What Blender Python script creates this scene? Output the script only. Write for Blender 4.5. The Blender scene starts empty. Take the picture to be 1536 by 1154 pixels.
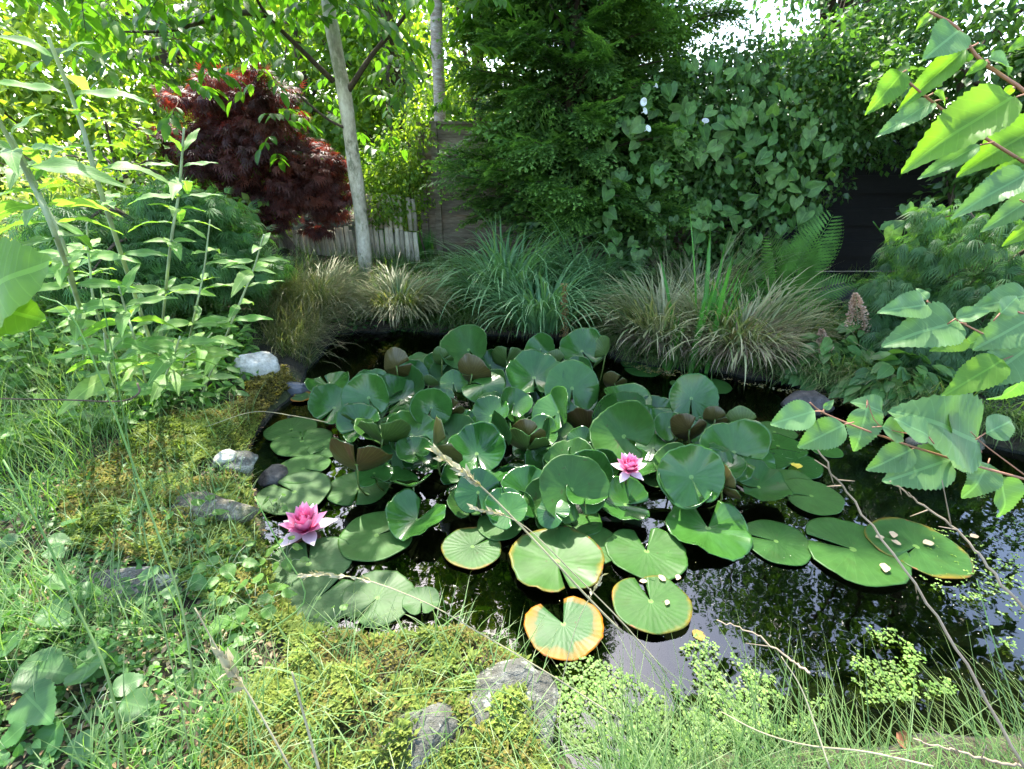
import bpy, math, random
import numpy as np
from mathutils import Vector, Matrix

random.seed(7)
rng = np.random.default_rng(11)
S = bpy.context.scene
COL = S.collection
pi = math.pi

# ------------------------------------------------------------------ camera, sky, sun, exposure
PITCH = math.radians(24.9)
CAM_H = 1.5
cam_data = bpy.data.cameras.new('camera')
cam_data.sensor_width = 36.0
cam_data.lens = 18.0
cam_data.clip_start = 0.02
cam_data.clip_end = 400.0
cam = bpy.data.objects.new('camera', cam_data)
COL.objects.link(cam)
cam.location = (0, 0, CAM_H)
cam.rotation_euler = (pi / 2 - PITCH, 0, 0)
S.camera = cam

SUN_EL = math.radians(58.0)
SUN_AZ = math.radians(-12.0)          # measured from +Y towards +X
world = bpy.data.worlds.new('World')
S.world = world
world.use_nodes = True
wn = world.node_tree
for n in list(wn.nodes):
    wn.nodes.remove(n)
w_out = wn.nodes.new('ShaderNodeOutputWorld')
w_bg = wn.nodes.new('ShaderNodeBackground')
w_sky = wn.nodes.new('ShaderNodeTexSky')
w_sky.sky_type = 'NISHITA'
w_sky.sun_disc = False
w_sky.sun_elevation = SUN_EL
w_sky.sun_rotation = SUN_AZ
w_sky.dust_density = 1.6
w_sky.ozone_density = 0.7
w_bg.inputs['Strength'].default_value = 0.15
wn.links.new(w_sky.outputs[0], w_bg.inputs['Color'])
wn.links.new(w_bg.outputs[0], w_out.inputs['Surface'])

sun_data = bpy.data.lights.new('sun', 'SUN')
sun_data.energy = 2.4
sun_data.angle = math.radians(0.53)
sun_data.color = (1.0, 0.95, 0.84)
sun = bpy.data.objects.new('sun', sun_data)
COL.objects.link(sun)
sd = Vector((math.sin(SUN_AZ) * math.cos(SUN_EL), math.cos(SUN_AZ) * math.cos(SUN_EL), math.sin(SUN_EL)))
sun.rotation_euler = sd.to_track_quat('Z', 'Y').to_euler()
sun.location = sd * 20

S.view_settings.view_transform = 'Standard'
S.view_settings.look = 'None'
S.view_settings.exposure = 2.8
S.view_settings.gamma = 1.0
S.view_settings.use_curve_mapping = False
S.render.engine = 'CYCLES'
cy = S.cycles
cy.max_bounces = 7
cy.diffuse_bounces = 4
cy.glossy_bounces = 3
cy.transmission_bounces = 4
cy.transparent_max_bounces = 8
cy.caustics_reflective = False
cy.caustics_refractive = False
cy.sample_clamp_indirect = 6.0
cy.use_adaptive_sampling = True
cy.adaptive_threshold = 0.015
cy.use_denoising = True
try:
    cy.denoiser = 'OPENIMAGEDENOISE'
except Exception:
    pass

# ------------------------------------------------------------------ places: a line of sight met with a real plane
cp, sp = math.cos(PITCH), math.sin(PITCH)
def ray(px, py):
    x = (px - 768) / 768.0
    y = (577 - py) / 768.0
    return np.array([x, cp + y * sp, -sp + y * cp])
def W(px, py, z=0.0):
    d = ray(px, py)
    t = (z - CAM_H) / d[2]
    return np.array([d[0] * t, d[1] * t, z])
def H(px, py, Y):
    d = ray(px, py)
    t = Y / d[1]
    return np.array([d[0] * t, Y, CAM_H + d[2] * t])
def size_at(p, px):                     # metres covered by px pixels at point p
    depth = p[1] * cp - (p[2] - CAM_H) * sp
    return px * depth / 768.0

# ------------------------------------------------------------------ noise + ground height
_tab = np.random.default_rng(3).random(4096)
def vnoise(x, y, s=0):
    x = np.asarray(x, float); y = np.asarray(y, float)
    xi = np.floor(x).astype(int); yi = np.floor(y).astype(int)
    fx = x - xi; fy = y - yi
    fx = fx * fx * (3 - 2 * fx); fy = fy * fy * (3 - 2 * fy)
    def h(a, b):
        return _tab[(a * 374761 + b * 668265 + s * 7919) & 4095]
    return ((h(xi, yi) * (1 - fx) + h(xi + 1, yi) * fx) * (1 - fy) + (h(xi, yi + 1) * (1 - fx) + h(xi + 1, yi + 1) * fx) * fy) * 2 - 1
def fbm(x, y, s=0, o=4):
    r = 0; a = 1; t = 0
    for i in range(o):
        r = r + a * vnoise(x * 2 ** i, y * 2 ** i, s + i); t += a; a *= 0.5
    return r / t

pond_px = [(505,503,0),(482,530,0),(455,578,0),(405,622,0),(374,680,0),(384,745,0),(400,800,.03),(404,850,.06),(440,905,.10),
           (500,932,.12),(600,934,.12),(700,928,.13),(790,965,.12),(832,1040,.10),(838,1110,.06),(880,1170,.03),(1000,1150,0),(1100,1105,.03),
           (1300,1100,.04),(1536,1085,.04),(1750,980,0),(1850,800,0),(1700,720,0),(1536,682,0),(1400,652,0),(1275,606,0),(1200,585,0),
           (1090,562,0),(1000,556,0),(930,543,0),(880,512,0),(700,503,0),(600,498,0)]
POND = np.array([[W(a, b, c)[0], W(a, b, c)[1]] for a, b, c in pond_px])

def inside(poly, x, y):
    x = np.asarray(x, float); y = np.asarray(y, float)
    c = np.zeros(x.shape, bool)
    n = len(poly)
    for i in range(n):
        x1, y1 = poly[i]; x2, y2 = poly[(i + 1) % n]
        k = ((y1 > y) != (y2 > y)) & (x < (x2 - x1) * (y - y1) / ((y2 - y1) + 1e-12) + x1)
        c ^= k
    return c
def sdist(poly, x, y):
    x = np.asarray(x, float); y = np.asarray(y, float)
    d = np.full(x.shape, 1e9)
    n = len(poly)
    for i in range(n):
        a = poly[i]; b = poly[(i + 1) % n]
        e = b - a
        t = np.clip(((x - a[0]) * e[0] + (y - a[1]) * e[1]) / (e @ e), 0, 1)
        d = np.minimum(d, np.hypot(x - a[0] - t * e[0], y - a[1] - t * e[1]))
    return np.where(inside(poly, x, y), -d, d)
def sstep(t):
    t = np.clip(t, 0, 1)
    return t * t * (3 - 2 * t)
def height(x, y):
    x = np.asarray(x, float); y = np.asarray(y, float)
    d = sdist(POND, x, y) + 0.03 * vnoise(x * 6, y * 6, 9)
    front = sstep((1.9 - y) / 0.8) * sstep((0.5 - x) / 0.3)
    left = sstep((-0.9 - x) / 0.6)
    top = 0.09 + 0.05 * front + 0.03 * left
    out = top * sstep(d / 0.10) + 0.07 * np.clip(d, 0, 2.5) * sstep((-x + 1.5)) + 0.035 * fbm(x * 3, y * 3, 1) * sstep(d / 0.2) \
        + 0.02 * fbm(x * 9, y * 9, 5, 2) * sstep(d / 0.15)
    out = out + 0.25 * sstep((-1.6 - x) / 2.5) * sstep(y / 3)
    ins = -0.42 * sstep(-d / 0.55) - 0.02
    return np.where(d > 0, out, ins)
def hz(x, y):
    return float(height(np.array([x]), np.array([y]))[0])
def G(px, py):                          # where a line of sight meets the ground
    d = ray(px, py)
    t = np.linspace(0.5, 14, 700) / d[1] if d[1] > 0.05 else np.linspace(0.2, 8, 700)
    z = CAM_H + d[2] * t
    hh = np.maximum(height(d[0] * t, d[1] * t), 0)
    k = int(np.argmax(z < hh)) if (z < hh).any() else len(t) - 1
    return np.array([d[0] * t[k], d[1] * t[k], hh[k]])

# ------------------------------------------------------------------ objects
def tag(o, label=None, cat=None, group=None, kind=None):
    if label: o['label'] = label
    if cat: o['category'] = cat
    if group: o['group'] = group
    if kind: o['kind'] = kind
    return o
def thing(name, label, cat, loc=(0, 0, 0), group=None):
    o = bpy.data.objects.new(name, None)
    COL.objects.link(o)
    o.empty_display_size = 0.05
    o.location = tuple(float(v) for v in loc)
    return tag(o, label, cat, group)
def link(name, me, parent=None, m=None):
    o = bpy.data.objects.new(name, me)
    COL.objects.link(o)
    if parent is not None:
        o.parent = parent
        if m is None:                    # geometry given in world coordinates
            o.matrix_parent_inverse = Matrix.Translation(-Vector(parent.location))
    if m is not None:
        if parent is not None:
            o.matrix_parent_inverse = Matrix.Translation(-Vector(parent.location))
        o.matrix_basis = m
    return o
def mesh_np(name, V, F, A=None, mats=(), smooth=True, mi=None):
    V = np.asarray(V, np.float32).reshape(-1, 3)
    F = np.asarray(F, np.int32)
    me = bpy.data.meshes.new(name)
    me.vertices.add(len(V))
    me.vertices.foreach_set('co', V.ravel())
    k = F.shape[1]
    me.loops.add(F.size)
    me.loops.foreach_set('vertex_index', F.ravel())
    me.polygons.add(len(F))
    me.polygons.foreach_set('loop_start', np.arange(0, F.size, k, dtype=np.int32))
    me.polygons.foreach_set('use_smooth', np.full(len(F), smooth))
    if mi is not None:
        me.polygons.foreach_set('material_index', np.asarray(mi, np.int32))
    if A is not None:
        A = np.asarray(A, np.float32)
        if A.shape[1] == 2: A = np.column_stack([A, np.full(len(A), .5, np.float32)])
        at = me.attributes.new('luv', 'FLOAT_VECTOR', 'POINT')
        at.data.foreach_set('vector', np.asarray(A, np.float32).ravel())
    for m in mats:
        me.materials.append(m)
    me.update(calc_edges=True)
    return me
def cat(parts):                          # join (V,F,A) triples
    Vs, Fs, As, o = [], [], [], 0
    for V, F, A in parts:
        if len(V) == 0: continue
        Vs.append(V); Fs.append(F + o); As.append(A); o += len(V)
    return np.concatenate(Vs), np.concatenate(Fs), np.concatenate(As)

def norm(v):
    return v / (np.linalg.norm(v, axis=-1, keepdims=True) + 1e-9)
def frames(d, up):                       # columns: side, along, normal
    d = norm(d)
    s = norm(np.cross(d, up))
    n = np.cross(s, d)
    return np.stack([s, d, n], axis=-1)
def scatter(T, pos, d, up, scl, rnd=None, asp=None):
    tv, tf, ta = T
    N = len(pos)
    R = frames(d, up)
    sc = np.asarray(scl).reshape(-1, 1) * np.ones((1, 3))
    if asp is not None:
        sc = sc * asp
    V = np.einsum('nij,nkj->nki', R, tv[None] * sc[:, None, :]) + pos[:, None, :]
    F = (tf[None] + (np.arange(N) * len(tv))[:, None, None]).reshape(-1, 3)
    A = np.empty((N, len(tv), 3))
    A[:, :, :2] = ta[None]
    A[:, :, 2] = (rng.random(N) if rnd is None else rnd)[:, None]
    return V.reshape(-1, 3), F, A.reshape(-1, 3)
def mat_from(pos, d, up, s):
    R = frames(np.asarray(d, float)[None], np.asarray(up, float)[None])[0]
    M = np.eye(4)
    M[:3, :3] = R * s
    M[:3, 3] = pos
    return Matrix(M.tolist())

# --- templates: along +Y, width X, normal Z
def T_leaf(w=0.35, fold=0.15, droop=0.15, prof=(0.0, 0.75, 1.0, 0.7, 0.0), ys=(0, .2, .45, .72, 1)):
    V, A = [], []
    for y, p in zip(ys, prof):
        z = -droop * y * y
        for s in (-1, 0, 1):
            V.append((s * p * w, y, z + abs(s) * p * fold * w)); A.append((s * (p if p > 0 else 0.01), y))
    F = []
    for i in range(len(ys) - 1):
        a = i * 3
        for k in (0, 1):
            q = (a + k, a + k + 1, a + k + 4, a + k + 3)
            if prof[i] == 0: F.append((q[0], q[2], q[3]) if k == 0 else (q[1], q[2], q[3]))
            elif prof[i + 1] == 0: F.append((q[0], q[1], q[2]) if k == 0 else (q[0], q[1], q[3]))
            else: F += [(q[0], q[1], q[2]), (q[0], q[2], q[3])]
    return np.array(V, float), np.array(F), np.array(A, float)
def T_small(w=0.3):                      # cheap leaf: four triangles with a crease
    V = np.array([(0, 0, 0), (-w, .42, .07), (0, .5, -.02), (w, .42, .07), (0, 1, -.12)], float)
    F = np.array([(0, 2, 1), (0, 3, 2), (1, 2, 4), (2, 3, 4)])
    A = np.array([(0, 0), (-1, .42), (0, .5), (1, .42), (0, 1)], float)
    return V, F, A
def T_lobes(n=7, spread=2.3, w=0.045, droop=0.25):   # deeply cut leaf: slivers fanning out of one point
    V, F, A = [], [], []
    for i in range(n):
        a = (i / (n - 1) - .5) * spread
        L = 1 - 0.45 * abs(a) / (spread / 2)
        dx, dy = math.sin(a), math.cos(a)
        o = len(V)
        V += [(0, 0, 0), (dx * L * .5 - dy * w, dy * L * .5 + dx * w, -.03), (dx * L, dy * L, -droop * L), (dx * L * .5 + dy * w, dy * L * .5 - dx * w, -.03)]
        A += [(0, 0), (-1, .5), (0, 1), (1, .5)]
        F += [(o, o + 3, o + 1), (o + 1, o + 3, o + 2)]
    return np.array(V, float), np.array(F), np.array(A, float)
def T_spray(pairs=9, droop=0.25, sub=2, seed=1, wd=.020):      # flat scale-leaved conifer spray
    r = random.Random(seed)
    V, F, A = [], [], []
    def sliver(x, y, dx, dy, L, w, z0, z1, u):
        o = len(V)
        V.extend([(x, y, z0), (x + dx * L * .45 - dy * w, y + dy * L * .45 + dx * w, (z0 + z1) / 2), (x + dx * L, y + dy * L, z1), (x + dx * L * .45 + dy * w, y + dy * L * .45 - dx * w, (z0 + z1) / 2)])
        A.extend([(0, u), (-1, u + .1), (0, min(1, u + .3)), (1, u + .1)])
        F.extend([(o, o + 3, o + 1), (o + 1, o + 3, o + 2)])
    sliver(0, 0, 0, 1, 1, .018, 0, -droop, .1)
    for i in range(pairs):
        t = .06 + .88 * i / (pairs - 1)
        z = -droop * t * t
        L = .42 * (math.sin(pi * min(1, t * .75 + .25)) * .8 + .25) * r.uniform(.8, 1.15)
        for s in (-1, 1):
            a = s * r.uniform(.75, 1.0)
            dx, dy = math.sin(a), math.cos(a)
            zz = z - r.uniform(.02, .10)
            sliver(0, t, dx, dy, L, wd, z, zz, t * .6)
            for k in range(sub):
                q = (k + .8) / (sub + .6)
                for s2 in (-1, 1):
                    b = a + s2 * .75
                    sliver(dx * L * q, t + dy * L * q, math.sin(b), math.cos(b), L * .38 * (1.1 - q * .4), wd * .8, z + (zz - z) * q, zz - .01, .35 + t * .5)
    return np.array(V, float), np.array(F), np.array(A, float)

def blades(base, az, L, w, lean, bend, seg=6, rnd=None, twist=0.0, tipw=0.0, power=1.3):
    """grass-like strips: a(t)=lean+bend*t^power, measured from the vertical"""
    N = len(base)
    t = np.linspace(0, 1, seg + 1)
    a = lean[:, None] + bend[:, None] * t[None] ** power
    st = L[:, None] / seg
    am = (a[:, 1:] + a[:, :-1]) / 2
    r = np.concatenate([np.zeros((N, 1)), np.cumsum(np.sin(am) * st, 1)], 1)
    z = np.concatenate([np.zeros((N, 1)), np.cumsum(np.cos(am) * st, 1)], 1)
    ca, sa = np.cos(az)[:, None], np.sin(az)[:, None]
    C = np.stack([base[:, 0:1] + r * ca, base[:, 1:2] + r * sa, base[:, 2:3] + z], -1)
    wd = w[:, None] * (1 - (1 - tipw) * t[None] ** 2.2) * (0.55 + 0.45 * np.minimum(1, t[None] * 4))
    tw = az[:, None] + pi / 2 + twist * (t[None] - .3) * (rng.random((N, 1)) - .5) * 2
    side = np.stack([np.cos(tw), np.sin(tw), np.zeros_like(tw)], -1) * wd[..., None] * .5
    V = np.stack([C - side, C + side], 2)            # N,S+1,2,3
    idx = np.arange(N * (seg + 1) * 2).reshape(N, seg + 1, 2)
    q = np.stack([idx[:, :-1, 0], idx[:, :-1, 1], idx[:, 1:, 1], idx[:, 1:, 0]], -1).reshape(-1, 4)
    F = np.concatenate([q[:, [0, 1, 2]], q[:, [0, 2, 3]]])
    A = np.empty((N, seg + 1, 2, 3))
    A[..., 0, 0] = -1; A[..., 1, 0] = 1
    A[..., 1] = t[None, :, None]
    A[..., 2] = (rng.random(N) if rnd is None else rnd)[:, None, None]
    return V.reshape(-1, 3), F, A.reshape(-1, 3)

def tube(pts, rad, sides=6, rnd=0.5):
    pts = np.asarray(pts, float); rad = np.asarray(rad, float) * np.ones(len(pts))
    n = len(pts)
    d = norm(np.gradient(pts, axis=0))
    ref = np.array([0, 0, 1.0]) if abs(d[0][2]) < .9 else np.array([1.0, 0, 0])
    V = []
    u = norm(np.cross(d[0], ref)[None])[0]
    for i in range(n):
        u = u - d[i] * (u @ d[i]); u = u / (np.linalg.norm(u) + 1e-9)
        v = np.cross(d[i], u)
        for k in range(sides):
            a = 2 * pi * k / sides
            V.append(pts[i] + rad[i] * (math.cos(a) * u + math.sin(a) * v))
    F = []
    for i in range(n - 1):
        for k in range(sides):
            a, b = i * sides + k, i * sides + (k + 1) % sides
            c, e = b + sides, a + sides
            F += [(a, b, c), (a, c, e)]
    e = (n - 1) * sides
    for k in range(1, sides - 1):
        F += [(0, k + 1, k), (e, e + k, e + k + 1)]
    A = np.zeros((len(V), 3)); A[:, 1] = np.repeat(np.linspace(0, 1, n), sides); A[:, 2] = rnd
    return np.array(V), np.array(F), A
def curve(pts, n=12):                    # Catmull-Rom through points
    P = np.asarray(pts, float)
    if len(P) == 2:
        return P[0] + (P[1] - P[0]) * np.linspace(0, 1, n)[:, None]
    P = np.vstack([2 * P[0] - P[1], P, 2 * P[-1] - P[-2]])
    out = []
    m = len(P) - 3
    for q in np.linspace(0, m - 1e-6, n):
        i = int(q); t = q - i
        a, b, c, d = P[i:i + 4]
        out.append(.5 * ((2 * b) + (c - a) * t + (2 * a - 5 * b + 4 * c - d) * t * t + (3 * b - a - 3 * c + d) * t ** 3))
    return np.array(out)
def icosphere(sub=3):
    import bmesh
    bm = bmesh.new(); bmesh.ops.create_icosphere(bm, subdivisions=sub, radius=1)
    V = np.array([v.co[:] for v in bm.verts]); F = np.array([[v.index for v in f.verts] for f in bm.faces]); bm.free()
    return V, F
def box(x0, x1, y0, y1, z0, z1, rnd=.5):
    V = np.array([(x, y, z) for z in (z0, z1) for y in (y0, y1) for x in (x0, x1)], float)
    F = np.array([(0, 2, 3), (0, 3, 1), (4, 5, 7), (4, 7, 6), (0, 1, 5), (0, 5, 4), (2, 6, 7), (2, 7, 3), (0, 4, 6), (0, 6, 2), (1, 3, 7), (1, 7, 5)])
    A = np.zeros((8, 3)); A[:, 2] = rnd
    return V, F, A

# ------------------------------------------------------------------ materials
def new_mat(name):
    m = bpy.data.materials.new(name); m.use_nodes = True
    nt = m.node_tree
    for n in list(nt.nodes): nt.nodes.remove(n)
    return m, nt, nt.nodes.new('ShaderNodeOutputMaterial')
def ramp(nt, stops, fac, interp='LINEAR'):
    r = nt.nodes.new('ShaderNodeValToRGB')
    r.color_ramp.interpolation = interp
    els = r.color_ramp.elements
    while len(els) > 1: els.remove(els[-1])
    for i, (p, c) in enumerate(stops):
        e = els[0] if i == 0 else els.new(p)
        e.position = p; e.color = (*c, 1)
    nt.links.new(fac, r.inputs[0])
    return r.outputs[0]
def mixc(nt, fac, a, b, mode='MIX'):
    m = nt.nodes.new('ShaderNodeMix'); m.data_type = 'RGBA'; m.blend_type = mode
    for k, v in ((0, fac), (6, a), (7, b)):
        if hasattr(v, 'is_output'): nt.links.new(v, m.inputs[k])
        else: m.inputs[k].default_value = v if k == 0 else ((*v, 1) if len(v) == 3 else v)
    return m.outputs[2]
def math_(nt, op, a, b=0.0, c=None):
    m = nt.nodes.new('ShaderNodeMath'); m.operation = op
    for k, v in enumerate((a, b, c)):
        if v is None: continue
        if hasattr(v, 'is_output'): nt.links.new(v, m.inputs[k])
        else: m.inputs[k].default_value = v
    return m.outputs[0]
def noise(nt, scale, detail=3, vec=None, rough=.55):
    n = nt.nodes.new('ShaderNodeTexNoise'); n.inputs['Scale'].default_value = scale
    n.inputs['Detail'].default_value = detail; n.inputs['Roughness'].default_value = rough
    if vec is None:
        g = nt.nodes.new('ShaderNodeNewGeometry'); vec = g.outputs['Position']
    nt.links.new(vec, n.inputs['Vector'])
    return n.outputs[0]
def objvec(nt):
    return nt.nodes.new('ShaderNodeTexCoord').outputs['Object']
def luv(nt):
    a = nt.nodes.new('ShaderNodeAttribute'); a.attribute_name = 'luv'
    s = nt.nodes.new('ShaderNodeSeparateXYZ'); nt.links.new(a.outputs['Vector'], s.inputs[0])
    return s.outputs[0], s.outputs[1], s.outputs[2]
def bump(nt, h, strength=.3, dist=.01):
    b = nt.nodes.new('ShaderNodeBump'); b.inputs['Strength'].default_value = strength; b.inputs['Distance'].default_value = dist
    nt.links.new(h, b.inputs['Height'])
    return b.outputs[0]
def leafmat(name, cols, trans=.35, rough=.5, vein=0.0, tip=None, spec=.4, warm=(1.25, 1.35, .45), rndobj=False, mott=.35, nscale=9.0):
    """two-sided plant tissue: diffuse + sheen of a cuticle + light passing through"""
    m, nt, out = new_mat(name)
    u, v, r = luv(nt)
    if rndobj:
        oi = nt.nodes.new('ShaderNodeObjectInfo'); r = oi.outputs['Random']
    n = len(cols)
    c = ramp(nt, [(i / max(1, n - 1), k) for i, k in enumerate(cols)], r)
    nz = noise(nt, nscale, 3)
    dark = nt.nodes.new('ShaderNodeMapRange'); dark.inputs[1].default_value = .3; dark.inputs[2].default_value = .7
    dark.inputs[3].default_value = 1 - mott; dark.inputs[4].default_value = 1 + mott
    nt.links.new(nz, dark.inputs[0])
    hs = nt.nodes.new('ShaderNodeHueSaturation'); nt.links.new(c, hs.inputs['Color']); nt.links.new(dark.outputs[0], hs.inputs['Value'])
    c = hs.outputs[0]
    if tip is not None:
        f = math_(nt, 'POWER', v, 2.5)
        c = mixc(nt, f, c, tip)
    nrm = None
    if vein > 0:
        au = math_(nt, 'ABSOLUTE', u)
        mid = math_(nt, 'LESS_THAN', au, .05)
        w = math_(nt, 'SINE', math_(nt, 'MULTIPLY', math_(nt, 'SUBTRACT', v, math_(nt, 'MULTIPLY', au, .28)), 52.0))
        side = math_(nt, 'GREATER_THAN', w, .965)
        f = math_(nt, 'MULTIPLY', math_(nt, 'MAXIMUM', mid, math_(nt, 'MULTIPLY', side, .35)), vein)
        c = mixc(nt, f, c, tuple(min(1, x * 1.9 + .03) for x in cols[-1]))
        nrm = bump(nt, math_(nt, 'POWER', math_(nt, 'ABSOLUTE', w), 6.0), .10, .0012)
    p = nt.nodes.new('ShaderNodeBsdfPrincipled')
    nt.links.new(c, p.inputs['Base Color'])
    p.inputs['Roughness'].default_value = rough
    p.inputs['Specular IOR Level'].default_value = spec
    if nrm is not None: nt.links.new(nrm, p.inputs['Normal'])
    t = nt.nodes.new('ShaderNodeBsdfTranslucent')
    tc = mixc(nt, 1.0, c, warm, 'MULTIPLY')
    hs2 = nt.nodes.new('ShaderNodeHueSaturation'); nt.links.new(tc, hs2.inputs['Color']); hs2.inputs['Value'].default_value = 1.6
    nt.links.new(hs2.outputs[0], t.inputs['Color'])
    mx = nt.nodes.new('ShaderNodeMixShader'); mx.inputs[0].default_value = trans
    nt.links.new(p.outputs[0], mx.inputs[1]); nt.links.new(t.outputs[0], mx.inputs[2])
    nt.links.new(mx.outputs[0], out.inputs['Surface'])
    return m
def solidmat(name, cols, scale=12, rough=.85, bmp=.5, bdist=.01, detail=6, obj=True, stretch=None, spec=.3, lichen=None, var=False):
    m, nt, out = new_mat(name)
    vec = objvec(nt) if obj else nt.nodes.new('ShaderNodeNewGeometry').outputs['Position']
    if stretch is not None:
        mp = nt.nodes.new('ShaderNodeMapping'); mp.inputs['Scale'].default_value = stretch
        nt.links.new(vec, mp.inputs['Vector']); vec = mp.outputs[0]
    nz = noise(nt, scale, detail, vec, .65)
    st = [(0.28 + .44 * i / max(1, len(cols) - 1), c) for i, c in enumerate(cols)]
    c = ramp(nt, st, nz)
    n2 = noise(nt, scale * 4, 5, vec, .7)
    p = nt.nodes.new('ShaderNodeBsdfPrincipled')
    c2 = mixc(nt, .6, c, n2, 'OVERLAY')
    if var:
        oi = nt.nodes.new('ShaderNodeObjectInfo')
        hv = nt.nodes.new('ShaderNodeHueSaturation'); nt.links.new(c2, hv.inputs['Color'])
        nt.links.new(math_(nt, 'ADD', .6, math_(nt, 'MULTIPLY', oi.outputs['Random'], .75)), hv.inputs['Value']); c2 = hv.outputs[0]
    if lichen:
        n3 = noise(nt, scale * 1.7, 8, vec, .75)
        mr = nt.nodes.new('ShaderNodeMapRange'); nt.links.new(n3, mr.inputs[0]); mr.inputs[1].default_value = .54; mr.inputs[2].default_value = .60
        c2 = mixc(nt, mr.outputs[0], c2, lichen)
        n4 = noise(nt, scale * .8, 6, vec, .7)
        mr = nt.nodes.new('ShaderNodeMapRange'); nt.links.new(n4, mr.inputs[0]); mr.inputs[1].default_value = .56; mr.inputs[2].default_value = .64; mr.inputs[4].default_value = .7
        c2 = mixc(nt, mr.outputs[0], c2, (.05, .06, .018))
    nt.links.new(c2, p.inputs['Base Color'])
    p.inputs['Roughness'].default_value = rough
    p.inputs['Specular IOR Level'].default_value = spec
    nt.links.new(bump(nt, n2, bmp, bdist), p.inputs['Normal'])
    nt.links.new(p.outputs[0], out.inputs['Surface'])
    return m
# ------------------------------------------------------------------ setting: ground, water
def build_ground():
    xs = np.concatenate([-np.geomspace(60, 4.3, 16)[:-1], np.arange(-4.2, 5.4, .045), np.geomspace(5.5, 60, 16)])
    ys = np.concatenate([-np.geomspace(30, .7, 10)[:-1], np.arange(-.6, 6.4, .045), np.geomspace(6.5, 90, 18)])
    X, Y = np.meshgrid(xs, ys)
    Z = height(X.ravel(), Y.ravel())
    V = np.stack([X.ravel(), Y.ravel(), Z], -1)
    nx, ny = len(xs), len(ys)
    i = (np.arange(ny - 1)[:, None] * nx + np.arange(nx - 1)[None]).ravel()
    F = np.stack([i, i + 1, i + nx + 1, i + nx], -1)
    m, nt, out = new_mat('soil')
    n1 = noise(nt, 3.5, 5); n2 = noise(nt, 40, 6)
    c = ramp(nt, [(.3, (.022, .017, .011)), (.5, (.05, .04, .022)), (.6, (.05, .065, .018)), (.75, (.085, .075, .04))], n1)
    c = mixc(nt, .5, c, n2, 'OVERLAY')
    geo = nt.nodes.new('ShaderNodeNewGeometry'); sx = nt.nodes.new('ShaderNodeSeparateXYZ'); nt.links.new(geo.outputs['Position'], sx.inputs[0])
    under = math_(nt, 'LESS_THAN', sx.outputs[2], .012)      # silt on the pond bed
    c = mixc(nt, under, c, (.012, .014, .007))
    p = nt.nodes.new('ShaderNodeBsdfPrincipled'); nt.links.new(c, p.inputs['Base Color']); p.inputs['Roughness'].default_value = .95
    nt.links.new(bump(nt, n2, .8, .02), p.inputs['Normal']); nt.links.new(p.outputs[0], out.inputs['Surface'])
    o = link('ground', mesh_np('ground', V, F, mats=[m]))
    tag(o, kind='structure')

def build_water():
    x0, x1, y0, y1 = POND[:, 0].min() - .3, POND[:, 0].max() + .3, POND[:, 1].min() - .3, POND[:, 1].max() + .2
    V = np.array([(x0, y0, 0), (x1, y0, 0), (x1, y1, 0), (x0, y1, 0)])
    m, nt, out = new_mat('pond_water')
    nz = noise(nt, 5, 3)
    b = bump(nt, nz, .05, .02)
    gl = nt.nodes.new('ShaderNodeBsdfGlossy'); gl.inputs['Roughness'].default_value = .015; gl.inputs['Color'].default_value = (1, 1, 1, 1)
    nt.links.new(b, gl.inputs['Normal'])
    tr = nt.nodes.new('ShaderNodeBsdfTransparent'); tr.inputs['Color'].default_value = (.30, .36, .24, 1)
    fr = nt.nodes.new('ShaderNodeFresnel'); fr.inputs['IOR'].default_value = 1.65; nt.links.new(b, fr.inputs['Normal'])
    mx = nt.nodes.new('ShaderNodeMixShader')
    nt.links.new(fr.outputs[0], mx.inputs[0]); nt.links.new(tr.outputs[0], mx.inputs[1]); nt.links.new(gl.outputs[0], mx.inputs[2])
    nt.links.new(mx.outputs[0], out.inputs['Surface'])
    o = link('pond_water', mesh_np('pond_water', V, np.array([[0, 1, 2, 3]]), mats=[m], smooth=False))
    tag(o, kind='structure')
build_ground()
build_water()

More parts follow.
